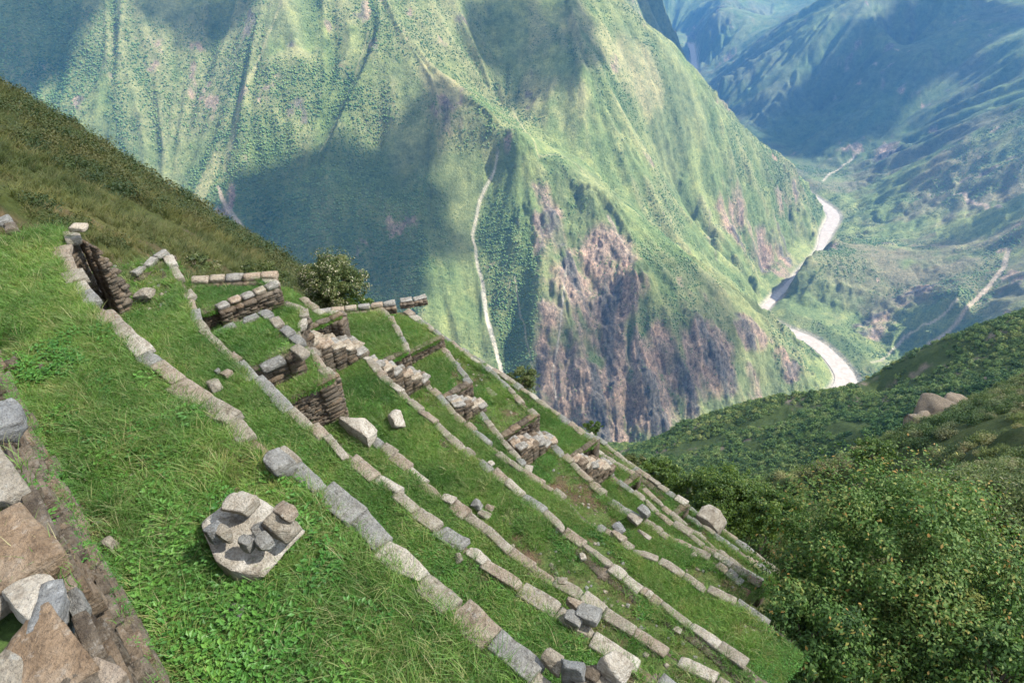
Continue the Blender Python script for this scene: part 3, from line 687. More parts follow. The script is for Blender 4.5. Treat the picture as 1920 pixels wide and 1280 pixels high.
for k in ORD:
    cuts = [max(ULO[k], a) for a, _ in TZ[k]] + [UHI[k][0]]
    for (a0, zt), u0, u1 in zip(TZ[k], cuts[:-1], cuts[1:]):
        last = u1 == cuts[-1]; nu = max(3, int((u1 - u0) / .09)); nw = 14
        us = np.linspace(0, 1, nu); ws = np.linspace(0, 1, nw); U, Wf = np.meshgrid(us, ws, indexing='ij')
        uend = u1 + (UHI[k][1] * Wf if last else 0)
        uu = u0 + (uend - u0) * U
        wi = W(PREV[k], uu) - .06; wo_ = W(k, uu) - .10
        ww = wi + (wo_ - wi) * Wf
        zz = zt - .03 + gz(uu, ww)
        V = np.stack([uu * DU[0] + ww * DN[0], uu * DU[1] + ww * DN[1], zz], -1).reshape(-1, 3)
        i = np.arange((nu - 1) * nw).reshape(nu - 1, nw)[:, :-1].ravel()
        gm_.add(V, np.stack([i, i + 1, i + nw + 1, i + nw], 1)[:, ::-1])
        SPOTS.append((k, u0, u1, UHI[k][1] if last else 0, zt))
Vg, Fg = gm_.data()
M_soil, t, b = newmat("terrace_turf_soil")
obj = nd(t, "ShaderNodeTexCoord").outputs['Object']
cg = ramp(t, noise(t, 1.6, 6, .65, obj), [(.38, (.06, .11, .022)), (.5, (.08, .11, .03)), (.6, (.10, .065, .04)), (.75, (.15, .10, .065))])
cg = mix(t, cg, ramp(t, noise(t, 25, 5, .7, obj), [(.35, (.5, .5, .5)), (.6, (1.2, 1.15, 1.1))]), .9, 'MULTIPLY')
t.links.new(cg, b.inputs['Base Color']); bump(t, b, noise(t, 30, 6, .7, obj), 1, .03)
tag(mk("terrace_ground", Vg, Fg, M_soil, smooth=True), "grassy level ground of the stepped terraces", kind='structure')
# upper terrace at the lower left, where the photographer stands
nu, nw = 90, 30
U, Wf = np.meshgrid(np.linspace(-2, 8, nu), np.linspace(-3.5, -.22, nw), indexing='ij')
V = np.stack([U * DU[0] + Wf * DN[0], U * DU[1] + Wf * DN[1], -1.98 + .12 * (fbm(U * 3, Wf * 3, 4, 2) - .5)], -1).reshape(-1, 3)
i = np.arange((nu - 1) * nw).reshape(nu - 1, nw)[:, :-1].ravel()
tag(mk("upper_terrace_ground", V, np.stack([i, i + 1, i + nw + 1, i + nw], 1)[:, ::-1], M_soil, smooth=True), "strip of ground on top of the foreground wall", kind='structure')

MATS = ['tan', 'pink', 'tan', 'grey', 'white', 'grey', 'tan', 'pink']
WL = dict(A="long dry stone retaining wall nearest the camera, topped by big weathered slabs and a square boulder",
 B="second long dry stone wall down from the camera, with an orange slab among its cap stones",
 C="third terrace wall down, broken by a stacked stone end and a long pale boulder",
 D="fourth terrace wall down, running unbroken below the widest bright lawn",
 E="fifth terrace wall down, its cap stones breaking off at an orange block",
 F="short wedge-shaped wall merging into the fifth terrace wall",
 G="terrace wall with small scattered cap stones and a squared corner step",
 H="terrace wall whose far half forms the outer skyline of the terraces",
 I="narrow double line of pale cap stones second from the outer edge",
 K="low broken terrace wall with a small stacked corner near the outer edge",
 J="outermost terrace wall, thin pale line before the drop into the ravine")
CAPR = dict(A=[(1.2, 4.55), (4.95, 10.5)], B=[(.8, 3.3), (3.4, 11.2)], C=[(.8, 6.3), (7.1, 9.3), (9.4, 9.9)], D=[(1.2, 10.05), (10.15, 11.2)], E=[(1.5, 4.3), (4.95, 9.65), (9.75, 11.6)],
            F=[(6.35, 8.7), (8.8, 11.6)], G=[(2.4, 7.4), (7.5, 11.3)], H=[(2.4, 6.65), (6.75, 12.3)], I=[(2.6, 5.95), (6.05, 8)], K=[(2.7, 4.85), (4.95, 6.5)], J=[(2.7, 8.6)])
LEN = dict(A=(.24, .52), B=(.18, .5), C=(.18, .5), D=(.18, .48), E=(.22, .5), F=(.2, .4), G=(.16, .4), H=(.2, .45), I=(.22, .45), K=(.2, .4), J=(.25, .55))
for k in ORD:
    ulo, uhi = CAPR[k][0][0], CAPR[k][-1][1]
    wall = empty("terrace_wall", toworld(ulo, float(W(k, ulo)), tz(k, ulo) - 1.2)); base = np.array(wall.location)
    tag(wall, WL[k], "stone wall", "dry stone terrace walls")
    mb = MB(); nx = NEXT[k]
    segs = [max(ULO[k] + .2, a) for a, _ in TZ[k]] + [uhi + .05]
    for (a0, zt), u0, u1 in zip(TZ[k], segs[:-1], segs[1:]):
        us = np.linspace(u0, u1, max(3, int((u1 - u0) / .25))); ww = W(k, us)
        path = [(u * DU[0] + w * DN[0], u * DU[1] + w * DN[1]) for u, w in zip(us, ww)]
        zb = [min((tz(nx, u) if nx else zt - 1.3), zt) - .1 for u in us]
        masonry(mb, path, 1, zt - .03, np.array(zb), ch=(.05, .10), sl_=(.12, .3), dep=.25)
        if zt > TZ[k][0][1] - .001 and a0 > 0:       # return face where the far part of the tread ends above the near part
            wa, wb_ = float(W(PREV[k], a0)) + .02, float(W(k, a0))
            path = [toworld(a0, wa, 0)[:2], toworld(a0, wb_, 0)[:2]]
            zlow = tz(k, a0 - .1) - .12
            masonry(mb, path, 1, zt + .0, zlow, ch=(.025, .055), sl_=(.07, .20), dep=.16)
            nq = max(1, int(round((wb_ - .08 - wa) / .26)))
            for q_ in range(nq):
                l = (wb_ - .08 - wa) / nq; V, F = rock(l, .14, .05, 3, .1, 3, .05); V = rotz(V, UA - math.pi / 2 + rng.normal(0, .08))
                mb.add(V + toworld(a0 + .08, wa + l * (q_ + .5), zt + .0), F)
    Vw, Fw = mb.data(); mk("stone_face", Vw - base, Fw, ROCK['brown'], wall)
    for (u0, u1) in CAPR[k]:
        u = u0
        while u < u1 - .05:
            l = min(rng.uniform(*LEN[k]), u1 - u + .05); um = u + l / 2
            if rng.random() < (.10 if k in 'GK' else .035): u += l * .6; continue
            w = float(W(k, um)); dw = float(W(k, um + .15) - W(k, um - .15)) / .3
            dd = rng.uniform(.12, .17) * (1.35 if k in 'A' else 1); hh = rng.uniform(.08, .12)
            V, F = rock(l * rng.uniform(.95, 1.05), dd * rng.uniform(.85, 1.2), hh, 9 if k in 'AB' else 6, .03, 6, .06, .36)
            V = rotx(V, rng.normal(0, .09)); V = roty(V, rng.normal(0, .05)); V = rotz(V, UA - math.atan(dw) + rng.normal(0, .06))
            # heading follows the wall line
            zt = tz(k, um)
            mk("capstone", V, F, ROCK[MATS[rng.integers(len(MATS))]], wall, smooth=False, loc=toworld(um, w - .09 + rng.normal(0, .015), zt - .015 - .025 * rng.random()) - base)
            u += l
# end walls and cross rows at the far ends
def cross(u0, w0, z0, u1, w1, z1, label, mats=('tan', 'grey', 'pink'), h=.5, sz=.26, hcap=.11):
    a, c_ = toworld(u0, w0, z0), toworld(u1, w1, z1); th = empty("end_wall", a - (0, 0, h)); base = np.array(th.location)
    tag(th, label, "stone wall", "short walls across the terrace ends")
    mb = MB(); masonry(mb, [a[:2], c_[:2]], -1, np.array([z0, z1]), np.array([z0 - h, z1 - h]), ch=(.03, .06), sl_=(.08, .22), dep=.14); V, F = mb.data(); mk("stone_face", V - base, F, ROCK['brown'], th)
    L = np.linalg.norm(c_ - a); n = max(1, int(L / sz))
    for i in range(n):
        f = (i + .5) / n; V, F = rock(L / n * rng.uniform(.85, 1.05), .14, hcap * .8, 4, .05, 5, .06, .4); V = rotx(V, rng.normal(0, .1))
        V = rotz(V, math.atan2(c_[1] - a[1], c_[0] - a[0]) + rng.normal(0, .08))
        mk("capstone", V, F, ROCK[mats[rng.integers(len(mats))]], th, loc=a + (c_ - a) * f + (0, 0, .03) - base)
    return th
cross(9.35, 2.55, -5.83, 9.35, 3.55, -5.83, "tumbled cross wall of pale slabs stepping up to the topmost small lawn", sz=.19, h=.3, hcap=.08)
cross(10.4, 2.6, -5.85, 9.6, 3.7, -5.85, "thin stone edging along the back of the topmost small lawn", h=.2)
cross(12.2, 5.4, -8.68, 11.35, 6.9, -8.68, "pale stone edging along the far end of the lawn by the blossoming tree", h=.18)
cross(12.0, 7.4, -9.18, 11.7, 8.0, -9.18, "short stone edging at the far tip of a narrow lawn", h=.12, hcap=.07)
cross(10.9, 1.9, -5.68, 11.3, 2.6, -5.68, "low curved stone row closing the far end of the second lawn", h=.25)
# small raised bed with its own edging
th = empty("garden_bed", toworld(7.35, 2.7, -6.15)); base = np.array(th.location)
tag(th, "small raised bed with an L of rounded grey edging stones and a stacked front", "raised bed")
mb = MB()
masonry(mb, [toworld(7.4, 2.25, 0)[:2], toworld(7.4, 2.95, 0)[:2]], 1, -5.72, -6.95, ch=(.06, .12)); masonry(mb, [toworld(7.4, 2.95, 0)[:2], toworld(8.6, 3.0, 0)[:2]], 1, -5.75, -6.3)
V, F = mb.data(); mk("stone_face", V - base, F, ROCK['brown'], th)
U, Wf = np.meshgrid(np.linspace(7.45, 8.7, 14), np.linspace(2.2, 2.95, 8), indexing='ij')
V = np.stack([U * DU[0] + Wf * DN[0], U * DU[1] + Wf * DN[1], -5.76 + gz(U, Wf)], -1).reshape(-1, 3); i = np.arange(13 * 8).reshape(13, 8)[:, :-1].ravel()
mk("bed_soil", V - base, np.stack([i, i + 1, i + 9, i + 8], 1)[:, ::-1], M_soil, th)
for uu, ww, l in ((8.6, 2.4, .3), (8.6, 2.75, .3), (8.55, 2.98, .24), (8.25, 3.0, .3), (7.95, 3.0, .26), (7.65, 3.0, .28), (7.4, 2.9, .34), (7.42, 2.5, .38)):
    V, F = rock(l * .85, .15, .09, 6, .12, 6, .06, .4); V = rotz(V, UA + (math.pi / 2 if ww < 2.9 else 0) + rng.normal(0, .1))
    mk("edging_stone", V, F, ROCK[random.choice(['grey', 'grey', 'tan'])], th, loc=toworld(uu, ww, -5.74) - base)
SPOTS.append(('bed', 7.5, 8.6, 0, -5.75))

# staircases
FL = [('D', 10.05, 'C', 6, "topmost stone staircase of broad rounded slabs beside a small lawn", -7.05, .5), ('E', 9.6, 'D', 6, "stone staircase below the widest lawn's far end, beside a stacked corner", -8.1, .34), ('F', 8.7, 'E', 4, "short stone staircase in the middle of the diagonal flight", -9.3, .32),
      ('G', 7.4, 'F', 6, "rough pale staircase of tumbled blocks above the small green weed patch", -9.9, .36), ('H', 6.65, 'G', 6, "lowest long staircase of square stones running down to a stacked corner", -10.5, .34)]
for k, us_, pk, n, lab, z0, dpt in FL:
    w0, w1 = float(W(PREV[k], us_)) + .02, float(W(k, us_)) - .03; z1 = tz(k, us_ - .2)
    st = empty("stone_staircase", toworld(us_ - .2, w0, z1)); base = np.array(st.location); tag(st, lab, "stairs", "stone staircases joining the terraces")
    mb = MB()
    for i in range(n):
        w = w0 + (w1 - w0) * (i + .5) / n; zt = z0 - (z0 - z1) * (i + .6) / (n + .4); nb = 3
        for q_ in range(int((zt - z1) / .09) + 1):
            for c5 in range(3):
                V, F = rock(dpt / 3 * 1.05, (w1 - w0) / n * rng.uniform(.9, 1.2), .092, 3, .05, 4, .06, .3); V = rotz(V, UA + rng.normal(0, .06)); mb.add(V + toworld(us_ - .1 - dpt * (c5 + .5) / 3 + rng.uniform(-.015, .015), w - .01, z1 + .04 + q_ * .088 - .06) - base, F)
        for j in range(nb):
            V, F = rock(dpt / nb * 1.08 + .05, (w1 - w0) / n * rng.uniform(1.05, 1.35), rng.uniform(.05, .08), 4, .06, 6, .06, .4)
            V = rotx(V, rng.normal(0, .10)); V = roty(V, rng.normal(0, .08)); V = rotz(V, UA + rng.normal(0, .2))
            mk("step", V, F, ROCK[random.choice(['tan', 'grey', 'brown', 'pink', 'grey'])], st, loc=toworld(us_ - .1 - dpt / nb * (j + .3), w + rng.normal(0, .02), zt + rng.normal(0, .012)) - base)
    V, F = mb.data(); mk("stair_core", V, F, ROCK['brown'], st)
# high wall that slopes down at the far end of the first lawn
sw = empty("sloping_wall", toworld(13.2, 1.75, -5.7)); base = np.array(sw.location)
tag(sw, "tall dark stone wall sloping down from the far corner of the first lawn", "stone wall")
mb = MB(); a = at(147, 424, -4.3); c_ = at(212, 520, -5.2); e_ = at(214, 568, -5.7)
for sd_ in (-1, 1): masonry(mb, [a[:2], c_[:2], e_[:2]], sd_, np.array([-4.35, -5.1, -5.6]), np.array([-5.8, -5.9, -5.9]), ch=(.03, .06), sl_=(.08, .2), dep=.12)
V, F = mb.data(); mk("stone_face", V - base, F, ROCK['brown'], sw)
V, F = rock(.2, .15, .07, 4, .15, 4, .05); mk("capstone", V, F, ROCK['white'], sw, loc=a + (0, 0, -.02) - base)

# foreground wall under the photographer's feet
fw = empty("foreground_wall", toworld(1.0, -.12, -4.55)); base = np.array(fw.location)
tag(fw, "tall dark layered stone wall seen steeply from above in the lower left corner", "stone wall", "dry stone terrace walls")
mb = MB(); masonry(mb, [toworld(-1, -.12, 0)[:2], toworld(9, -.12, 0)[:2]], 1, -2.0, -4.6, ch=(.04, .13), sl_=(.10, .34), dep=.26, n=6, jit=3.5, fac=.5)
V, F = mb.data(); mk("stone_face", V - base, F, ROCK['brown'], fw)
TOP = [(30, 905, .34, .2, .1, 'tan', .1), (62, 1035, .36, .30, .12, 'orange', .15), (105, 1118, .24, .15, .11, 'white', .2), (128, 1150, .20, .15, .12, 'slab', -.5), (140, 1232, .36, .26, .13, 'orange', .1), (235, 1272, .14, .1, .1, 'pink', .3),
       (0, 860, .2, .2, .1, 'tan', 0), (60, 1290, .2, .2, .1, 'tan', .5), (10, 1110, .2, .22, .08, 'tan', .5), (200, 1320, .3, .25, .12, 'brown', 0), (15, 770, .24, .14, .1, 'brown', .2), (52, 782, .2, .16, .1, 'slab', -.2), (185, 1130, .12, .06, .07, 'grey', 0), (205, 1190, .2, .06, .06, 'brown', 0), (110, 960, .3, .07, .06, 'brown', 0)]
for x, y, l, d, h, mm, a_ in TOP:
    x -= 36; y += 8; d *= .78; l *= .92
    V, F = rock(l, d, h, 14, .12, 8, .06, .45); V = rotx(V, rng.normal(0, .08)); V = rotz(V, UA + a_)
    mk("capstone", V, F, ROCK[mm], fw, loc=at(x, y, -1.93) - base)

# ---------------------------------------------------------------- loose stones and boulders: each one a thing
def boulder(px, py, z, l, d, h, mat, label, a=0, tilt=0, name="rock", n=6, clips=8, group=None, cat="rock", rnd=.15, lift=.3, tx=0):
    if name == 'rock' and not group: l, d, h = l * .84, d * .84, h * .8
    n = max(n, 9)
    V, F = rock(l, d, h, n, rnd, clips, .07, .5) if 'large flat' not in label else rock(l, d, h, 14, .08, 12, .05, .42, .12); V = roty(V, tilt); V = rotx(V, tx); V = rotz(V, UA + a)
    o = mk(name, V, F, ROCK[mat], loc=at(px, py, z + h * lift) ); return tag(o, label, cat, group)
zA = -4.5
boulder(470, 1012, zA, .82, .58, .16, 'white', "large flat pale boulder carrying small stones in the grass of the first lawn", .25, .04, "boulder", 14, 9, cat="boulder", lift=.5, rnd=.35)
G1_ = "small stones lying on the flat boulder"
boulder(450, 950, zA + .22, .26, .18, .12, 'white', "ridged tan stone lying on the far corner of the flat boulder", .5, .2, group=G1_, n=9)
boulder(407, 998, zA + .26, .13, .13, .12, 'slab', "blue-grey stone at the left corner of the flat boulder", .2, .3, group=G1_, n=9)
boulder(420, 1000, zA + .27, .15, .10, .10, 'tan', "brown-fronted block beside the blue-grey stone on the flat boulder", 0, .1, group=G1_, n=9)
boulder(462, 1017, zA + .25, .11, .09, .12, 'grey', "upright dark stone at the middle of the flat boulder", .4, 0, group=G1_, n=9, rnd=.4)
boulder(496, 1018, zA + .24, .15, .11, .11, 'grey', "round banded grey stone in front of the middle of the flat boulder", 0, 0, group=G1_, n=9, rnd=.4)
boulder(486, 992, zA + .26, .13, .10, .08, 'grey', "small grey stone wedged between the others on the flat boulder", 0, 0, group=G1_, n=9, rnd=.3)
boulder(530, 985, zA + .26, .24, .19, .12, 'tan', "broad pinkish stone on the right side of the flat boulder", .3, -.2, group=G1_, n=9, rnd=.2)
boulder(535, 962, zA + .32, .22, .12, .10, 'pink', "pointed pinkish stone leaning behind the broad one on the flat boulder", .1, .4, group=G1_, n=9)
boulder(522, 872, zA, .24, .21, .2, 'grey', "square grey-topped boulder standing at the edge of the first lawn", .1, .05, "boulder", 9, 6, cat="boulder", lift=.4)
boulder(556, 905, zA - .15, .22, .14, .2, 'brown', "dark brown stone slumped just below the square boulder", .2, .3, n=6)
boulder(437, 1148, zA, .2, .13, .08, 'grey', "flat grey stone half buried in weeds below the flat boulder", .5, 0, lift=.4)
boulder(200, 1018, zA, .2, .1, .12, 'tan', "small tan stone leaning at the foot of the foreground wall", .5, .3)
boulder(22, 680, zA, .2, .14, .1, 'brown', "brown stones sunk in the grass at the left edge", 0, 0)
boulder(75, 690, zA, .1, .08, .06, 'brown', "tiny brown stone in the grass near the left edge", 0, 0)
boulder(10, 415, -4.5, .34, .22, .14, 'grey', "grey slab on the small stone heap at the far left", 0, .1)
boulder(20, 427, -4.5, .45, .25, .12, 'brown', "brown slab under the small stone heap at the far left", 0, .1)
boulder(402, 722, -5.7, .34, .17, .14, 'tan', "long pinkish wedge stone resting against the first wall", -.1, .35, n=9)
boulder(426, 703, -5.7, .16, .14, .13, 'pink', "round pink stone behind the pinkish wedge stone", .2, .2)
boulder(408, 698, -5.7, .1, .1, .1, 'grey', "small grey stone behind the pinkish wedge stone", .2, .2)
boulder(270, 550, -5.7, .34, .2, .14, 'tan', "lone tan flat-topped stone on the second lawn", .9, .1, lift=.8)
boulder(270, 562, -5.75, .2, .14, .12, 'brown', "dark stone propping up the lone tan stone", .9, .1)
boulder(742, 786, -8.1, .42, .24, .22, 'white', "pale pointed boulder alone in the middle of the widest lawn", -.3, .1, cat="boulder", name="boulder")
boulder(678, 806, -6.9, .8, .26, .26, 'white', "long smooth pale boulder built into the third wall", .1, .05, cat="boulder", name="boulder", n=14, rnd=.5)
boulder(895, 948, -8.1, .22, .18, .16, 'grey', "rounded grey stone on top of the little heap beside the third wall", .2, 0, rnd=.4)
boulder(908, 965, -8.1, .24, .14, .08, 'tan', "flat tan stone at the foot of the little heap beside the third wall", .3, .1)
boulder(918, 953, -8.1, .16, .12, .08, 'pink', "small pinkish stone beside the little heap by the third wall", .3, .1)
boulder(1333, 978, -13.5, .6, .5, .55, 'tan', "big squared pinkish block standing at the outermost terrace edge", .1, .05, cat="boulder", name="boulder")
boulder(1040, 1240, zA, .20, .17, .16, 'tan', "round tan stone at the bottom edge, left of the upright slate", 0, 0, n=9, rnd=.4)
boulder(1072, 1256, zA + .04, .2, .11, .26, 'slab', "upright blue-grey slate slab at the bottom edge", .6, .3, n=9, clips=6, lift=.2)
boulder(1106, 1262, zA, .18, .14, .12, 'brown', "brown broken stone between the slate slab and the white-topped block", .2, .2, n=9)
boulder(1150, 1255, zA, .24, .18, .24, 'white', "white-topped angular block at the bottom edge", .3, -.2, n=9)
boulder(1115, 1285, zA, .3, .2, .1, 'tan', "flat tan stone cut by the bottom edge of the photo", .3, 0, n=6)
boulder(1077, 1132, -5.7, .18, .15, .13, 'pink', "square pinkish stone loose on the second wall", .2, 0)
boulder(1076, 1158, -5.65, .19, .16, .1, 'grey', "grey flat stone beside the square pinkish stone on the second wall", .3, 0)
boulder(1103, 1152, -5.65, .26, .2, .14, 'grey', "large grey stone leaning on the second wall near its lower end", .4, .1)
boulder(1161, 1004, -9.3, .3, .17, .1, 'pink', "triangular pink stone lying alone between two lower walls", -.2, .1)
boulder(1160, 990, -9.3, .24, .18, .1, 'slab', "flat blue-grey stone above the triangular pink stone", -.2, 0)
boulder(1208, 958, -10.4, .3, .2, .14, 'grey', "square grey stone at the corner of the step-shaped wall", 0, 0)
boulder(1190, 972, -10.4, .3, .2, .14, 'tan', "tan stone just below the square corner stone", 0, 0)
boulder(1208, 1002, -9.3, .3, .1, .06, 'tan', "thin tan stone half sunk in bare soil between lower walls", 0, 0)
boulder(921, 868, -8.1, .12, .1, .05, 'white', "tiny white stone on the long narrow lawn", 0, 0)
boulder(921, 735, -10.0, .4, .2, .05, 'tan', "flat tan stone flush with the grass of the far small lawn", 0, 0)
for x, y, z, lb in ((1092, 1043, -8.1, "small white stone in turf above the fourth wall"), (1217, 1115, -8.1, "white pebble by the lowest part of the fourth wall"), (1270, 1180, -8.1, "grey rubble stone below the orange block"), (1320, 1195, -9.3, "rounded tan stone at the end of the orange block"), (1320, 1210, -9.3, "small grey stone below the rounded tan stone"), (1300, 1040, -10.5, "white pebble in the bare soil of a lower terrace"), (1055, 1090, -6.9, "tan stone in bare soil between second and third walls"), (860, 1045, -5.7, "pale flat stone in turf beside the second wall")):
    boulder(x, y, z, .13, .1, .07, 'white' if 'white' in lb else 'tan', lb, rng.random() * 3, 0, n=4)

# ---------------------------------------------------------------- grass and weeds on the terraces
def tuft(nb, h0, h1, rad, wd, lean=.5, seg=3, seed=0):
    g = np.random.default_rng(seed); V = []; F = []
    for _ in range(nb):
        a = g.random() * 6.283; r0 = rad * math.sqrt(g.random()); bx, by = r0 * math.cos(a), r0 * math.sin(a)
        h = g.uniform(h0, h1); dr_ = a + g.normal(0, .8); ln = abs(g.normal(lean, .25)) * h; f = g.random() * 6.283; cx, sx = math.cos(f) * wd / 2, math.sin(f) * wd / 2
        b0 = len(V)
        for i in range(seg):
            t_ = i / seg; k_ = 1 - t_ * .75
            px_, py_ = bx + math.cos(dr_) * ln * t_ ** 2, by + math.sin(dr_) * ln * t_ ** 2; z_ = h * (t_ - .22 * t_ * t_ * min(1.5, lean * 1.5))
            V += [(px_ - cx * k_, py_ - sx * k_, z_), (px_ + cx * k_, py_ + sx * k_, z_)]
        V.append((bx + math.cos(dr_) * ln, by + math.sin(dr_) * ln, h * (1 - .22 * min(1.5, lean * 1.5))))
        for i in range(seg - 1): F.append([b0 + 2 * i, b0 + 2 * i + 1, b0 + 2 * i + 3, b0 + 2 * i + 2])
        F.append([b0 + 2 * seg - 2, b0 + 2 * seg - 1, b0 + 2 * seg])
    return V, F
def rosette(nl, h, rad, ls_, seed=0):
    g = np.random.default_rng(seed); V = []; F = []
    for _ in range(nl):
        a = g.random() * 6.283; r0 = rad * math.sqrt(g.random()); c = np.array([r0 * math.cos(a), r0 * math.sin(a), h * g.uniform(.25, 1) * (1 - .4 * r0 / rad)])
        d = np.array([math.cos(a + g.normal(0, .7)), math.sin(a + g.normal(0, .7)), g.normal(.05, .25)]); d /= np.linalg.norm(d)
        s_ = np.cross(d, (0, 0, 1)); s_ /= np.linalg.norm(s_); L = ls_ * g.uniform(.6, 1.2); up = np.array([0, 0, 1])
        b0 = len(V); V += [c, c + d * L * .45 + s_ * L * .28 + up * L * .08, c + d * L, c + d * L * .45 - s_ * L * .28 + up * L * .08, c + d * L * .5 - up * L * .03]
        F += [[b0, b0 + 1, b0 + 4], [b0 + 1, b0 + 2, b0 + 4], [b0 + 2, b0 + 3, b0 + 4], [b0 + 3, b0, b0 + 4]]
    return V, F
short_p = [proto("short_tuft", *tuft(16, .03, .085, .05, .006, .6, 2, s), M_grass) for s in range(4)]
tall_p = [proto("long_tuft", *tuft(14, .10, .24, .05, .0065, .7, 4, 20 + s), M_grass) for s in range(4)] + [proto("dry_tuft", *tuft(9, .08, .24, .05, .005, .8, 4, 30), M_grass_dry)]
weed_p = [proto("small_weed", *rosette(16, .045, .055, .028, s), M_weed) for s in range(3)]
big_p = [proto("leafy_weed", *rosette(34, .12, .10, .045, 40 + s), M_weed) for s in range(3)]
def spots(n):
    ar = []; 
    for k, u0, u1, sl2, zt in SPOTS:
        um = (u0 + u1) / 2; wi = 2.25 if k == 'bed' else float(W(PREV[k], um)); wo = 2.9 if k == 'bed' else float(W(k, um)); ar.append(max(.01, (u1 - u0) * (wo - wi)))
    ar = np.array(ar); cnt = rng.multinomial(n, ar / ar.sum()); out_ = []
    for (k, u0, u1, sl2, zt), c_ in zip(SPOTS, cnt):
        f = rng.random(c_); g = rng.random(c_); u = u0 + (u1 + sl2 * g - u0) * f
        if k == 'bed': w = 2.28 + .62 * g
        else: wi = W(PREV[k], u) + .03; w = wi + (W(k, u) - .14 - wi) * g
        z = zt - .035 + gz(u, w) + (.0 if k != 'bed' else .02); out_.append(np.stack([u * DU[0] + w * DN[0], u * DU[1] + w * DN[1], z, u, w, np.full(c_, ORD.index(k) if k in ORD else 2)], 1))
    return np.concatenate(out_)
q = spots(230000)
bare = fbm(q[:, 3] * .8 + 3, q[:, 4] * 1.6 + 3, 4, 11, .6); lush = fbm(q[:, 3] * .5 + 30, q[:, 4] * .9, 3, 13)
low = np.clip((4.5 - q[:, 3]) / 3, 0, 1) * np.clip(q[:, 5] / 2, 0, 1)        # the lower right ends are patchy, with bare soil
kk = rng.random(len(q)) < np.clip(1.15 - 11 * np.clip(bare - .50 + .08 * low, 0, 1), .05, 1)
far_ = np.hypot(q[:, 0], q[:, 1]) > 4.0
qs = q[kk & (far_ | (rng.random(len(q)) < .8))]
scatter("short_turf_grass", qs[:, :3], .65 + .9 * rng.random(len(qs)) * (.5 + fbm(qs[:, 3] * .9, qs[:, 4] * .9, 3, 2)), short_p, label="short bright green grass covering the terrace lawns")
q2 = spots(60000); l2_ = fbm(q2[:, 3] * 1.1 + 9, q2[:, 4] * 1.3, 4, 5)
pr_ = np.clip((l2_ - .45) * 5, 0, 1) * np.where(q2[:, 5] < 1, 1, np.where(q2[:, 5] == 4, .35, .14)) + np.where(q2[:, 5] < 1, .12, .02)
q2 = q2[rng.random(len(q2)) < pr_]
scatter("long_grass", q2[:, :3], .55 + .6 * rng.random(len(q2)), tall_p, label="long bent grass blades with some dry straw among the lawns")
q3 = spots(110000); l3 = fbm(q3[:, 3] * .9 + 70, q3[:, 4] * 1.2 + 4, 4, 9)
b3 = fbm(q3[:, 3] * .8 + 3, q3[:, 4] * 1.6 + 3, 4, 11, .6) + .07 * np.clip((4.5 - q3[:, 3]) / 3, 0, 1) * np.clip(q3[:, 5] / 2, 0, 1)
q3, l3 = q3[b3 < .585], l3[b3 < .585]
q3 = q3[rng.random(len(q3)) < np.clip((l3 - .44) * 7, 0.04, 1)]
scatter("creeping_weeds", q3[:, :3], .6 + .8 * rng.random(len(q3)), weed_p, label="small-leaved creeping weeds spreading through the turf")
qe = []
for k in ORD:
    lo_, hi_ = CAPR[k][0][0], CAPR[k][-1][1]; m = int((hi_ - lo_) * 70); u = lo_ + (hi_ - lo_) * rng.random(m); m_ = fbm(u * 1.7 + ord(k), u * 0 + 3, 3, 5) > .42; u = u[m_]
    w = W(k, u) - .175 + rng.normal(0, .025, len(u)); z = np.array([tz(k, a) for a in u]); qe.append(np.stack([u * DU[0] + w * DN[0], u * DU[1] + w * DN[1], z - .02], 1))
    u2 = lo_ + (hi_ - lo_) * rng.random(m // 2); w2 = W(k, u2) + .03; z2 = np.array([tz(NEXT[k], a) if NEXT[k] else tz(k, a) - 1.2 for a in u2]); qe.append(np.stack([u2 * DU[0] + w2 * DN[0], u2 * DU[1] + w2 * DN[1], z2 - .03], 1))
qe = np.concatenate(qe); scatter("wall_edge_grass", qe, .35 + .55 * rng.random(len(qe)), tall_p + weed_p, label="grass and weeds growing over the edges of the terrace cap stones")
q5 = spots(5200); b5 = fbm(q5[:, 3] * .8 + 3, q5[:, 4] * 1.6 + 3, 4, 11, .6) + .08 * np.clip((4.5 - q5[:, 3]) / 3, 0, 1) * np.clip(q5[:, 5] / 2, 0, 1)
q5 = q5[b5 > .56]; peb = [proto("pebble", *rock(.05, .04, .03, 2, .3, 4, .1, .5), ROCK[m]) for m in ('tan', 'grey', 'brown')]
scatter("pebbles_on_soil", q5[:, :3], .4 + 1.0 * rng.random(len(q5)) ** 2, peb, label="small stones and clods strewn over the bare soil patches")
# broad-leaved weeds, thickest round the flat boulder and along the foreground wall
n = 2600; u = rng.random(n) * 7.5 + .3; w = .0 + 1.5 * rng.random(n); c1 = at(470, 1080, zA); c1 = (c1[:2] @ DU, c1[:2] @ DN)
pr_ = .55 * np.exp(-((u - c1[0]) ** 2 + (w - c1[1]) ** 2) / .35) + .9 * np.exp(-w / .45) * (fbm(u * 1.3, w, 3, 3) > .42) + .25 * (fbm(u * 1.6, w * 2, 3, 6) > .56)
k = (rng.random(n) < pr_) & (w < W('A', u) - .2) & ((u - c1[0] - .25) ** 2 + (w - c1[1] - .0) ** 2 > .012); u, w = u[k], w[k]
scatter("broad_leaved_weeds", np.stack([u * DU[0] + w * DN[0], u * DU[1] + w * DN[1], -4.53 + gz(u, w)], 1), .6 + .7 * rng.random(len(u)), big_p, label="broad-leaved green weeds round the flat boulder and below the foreground wall")
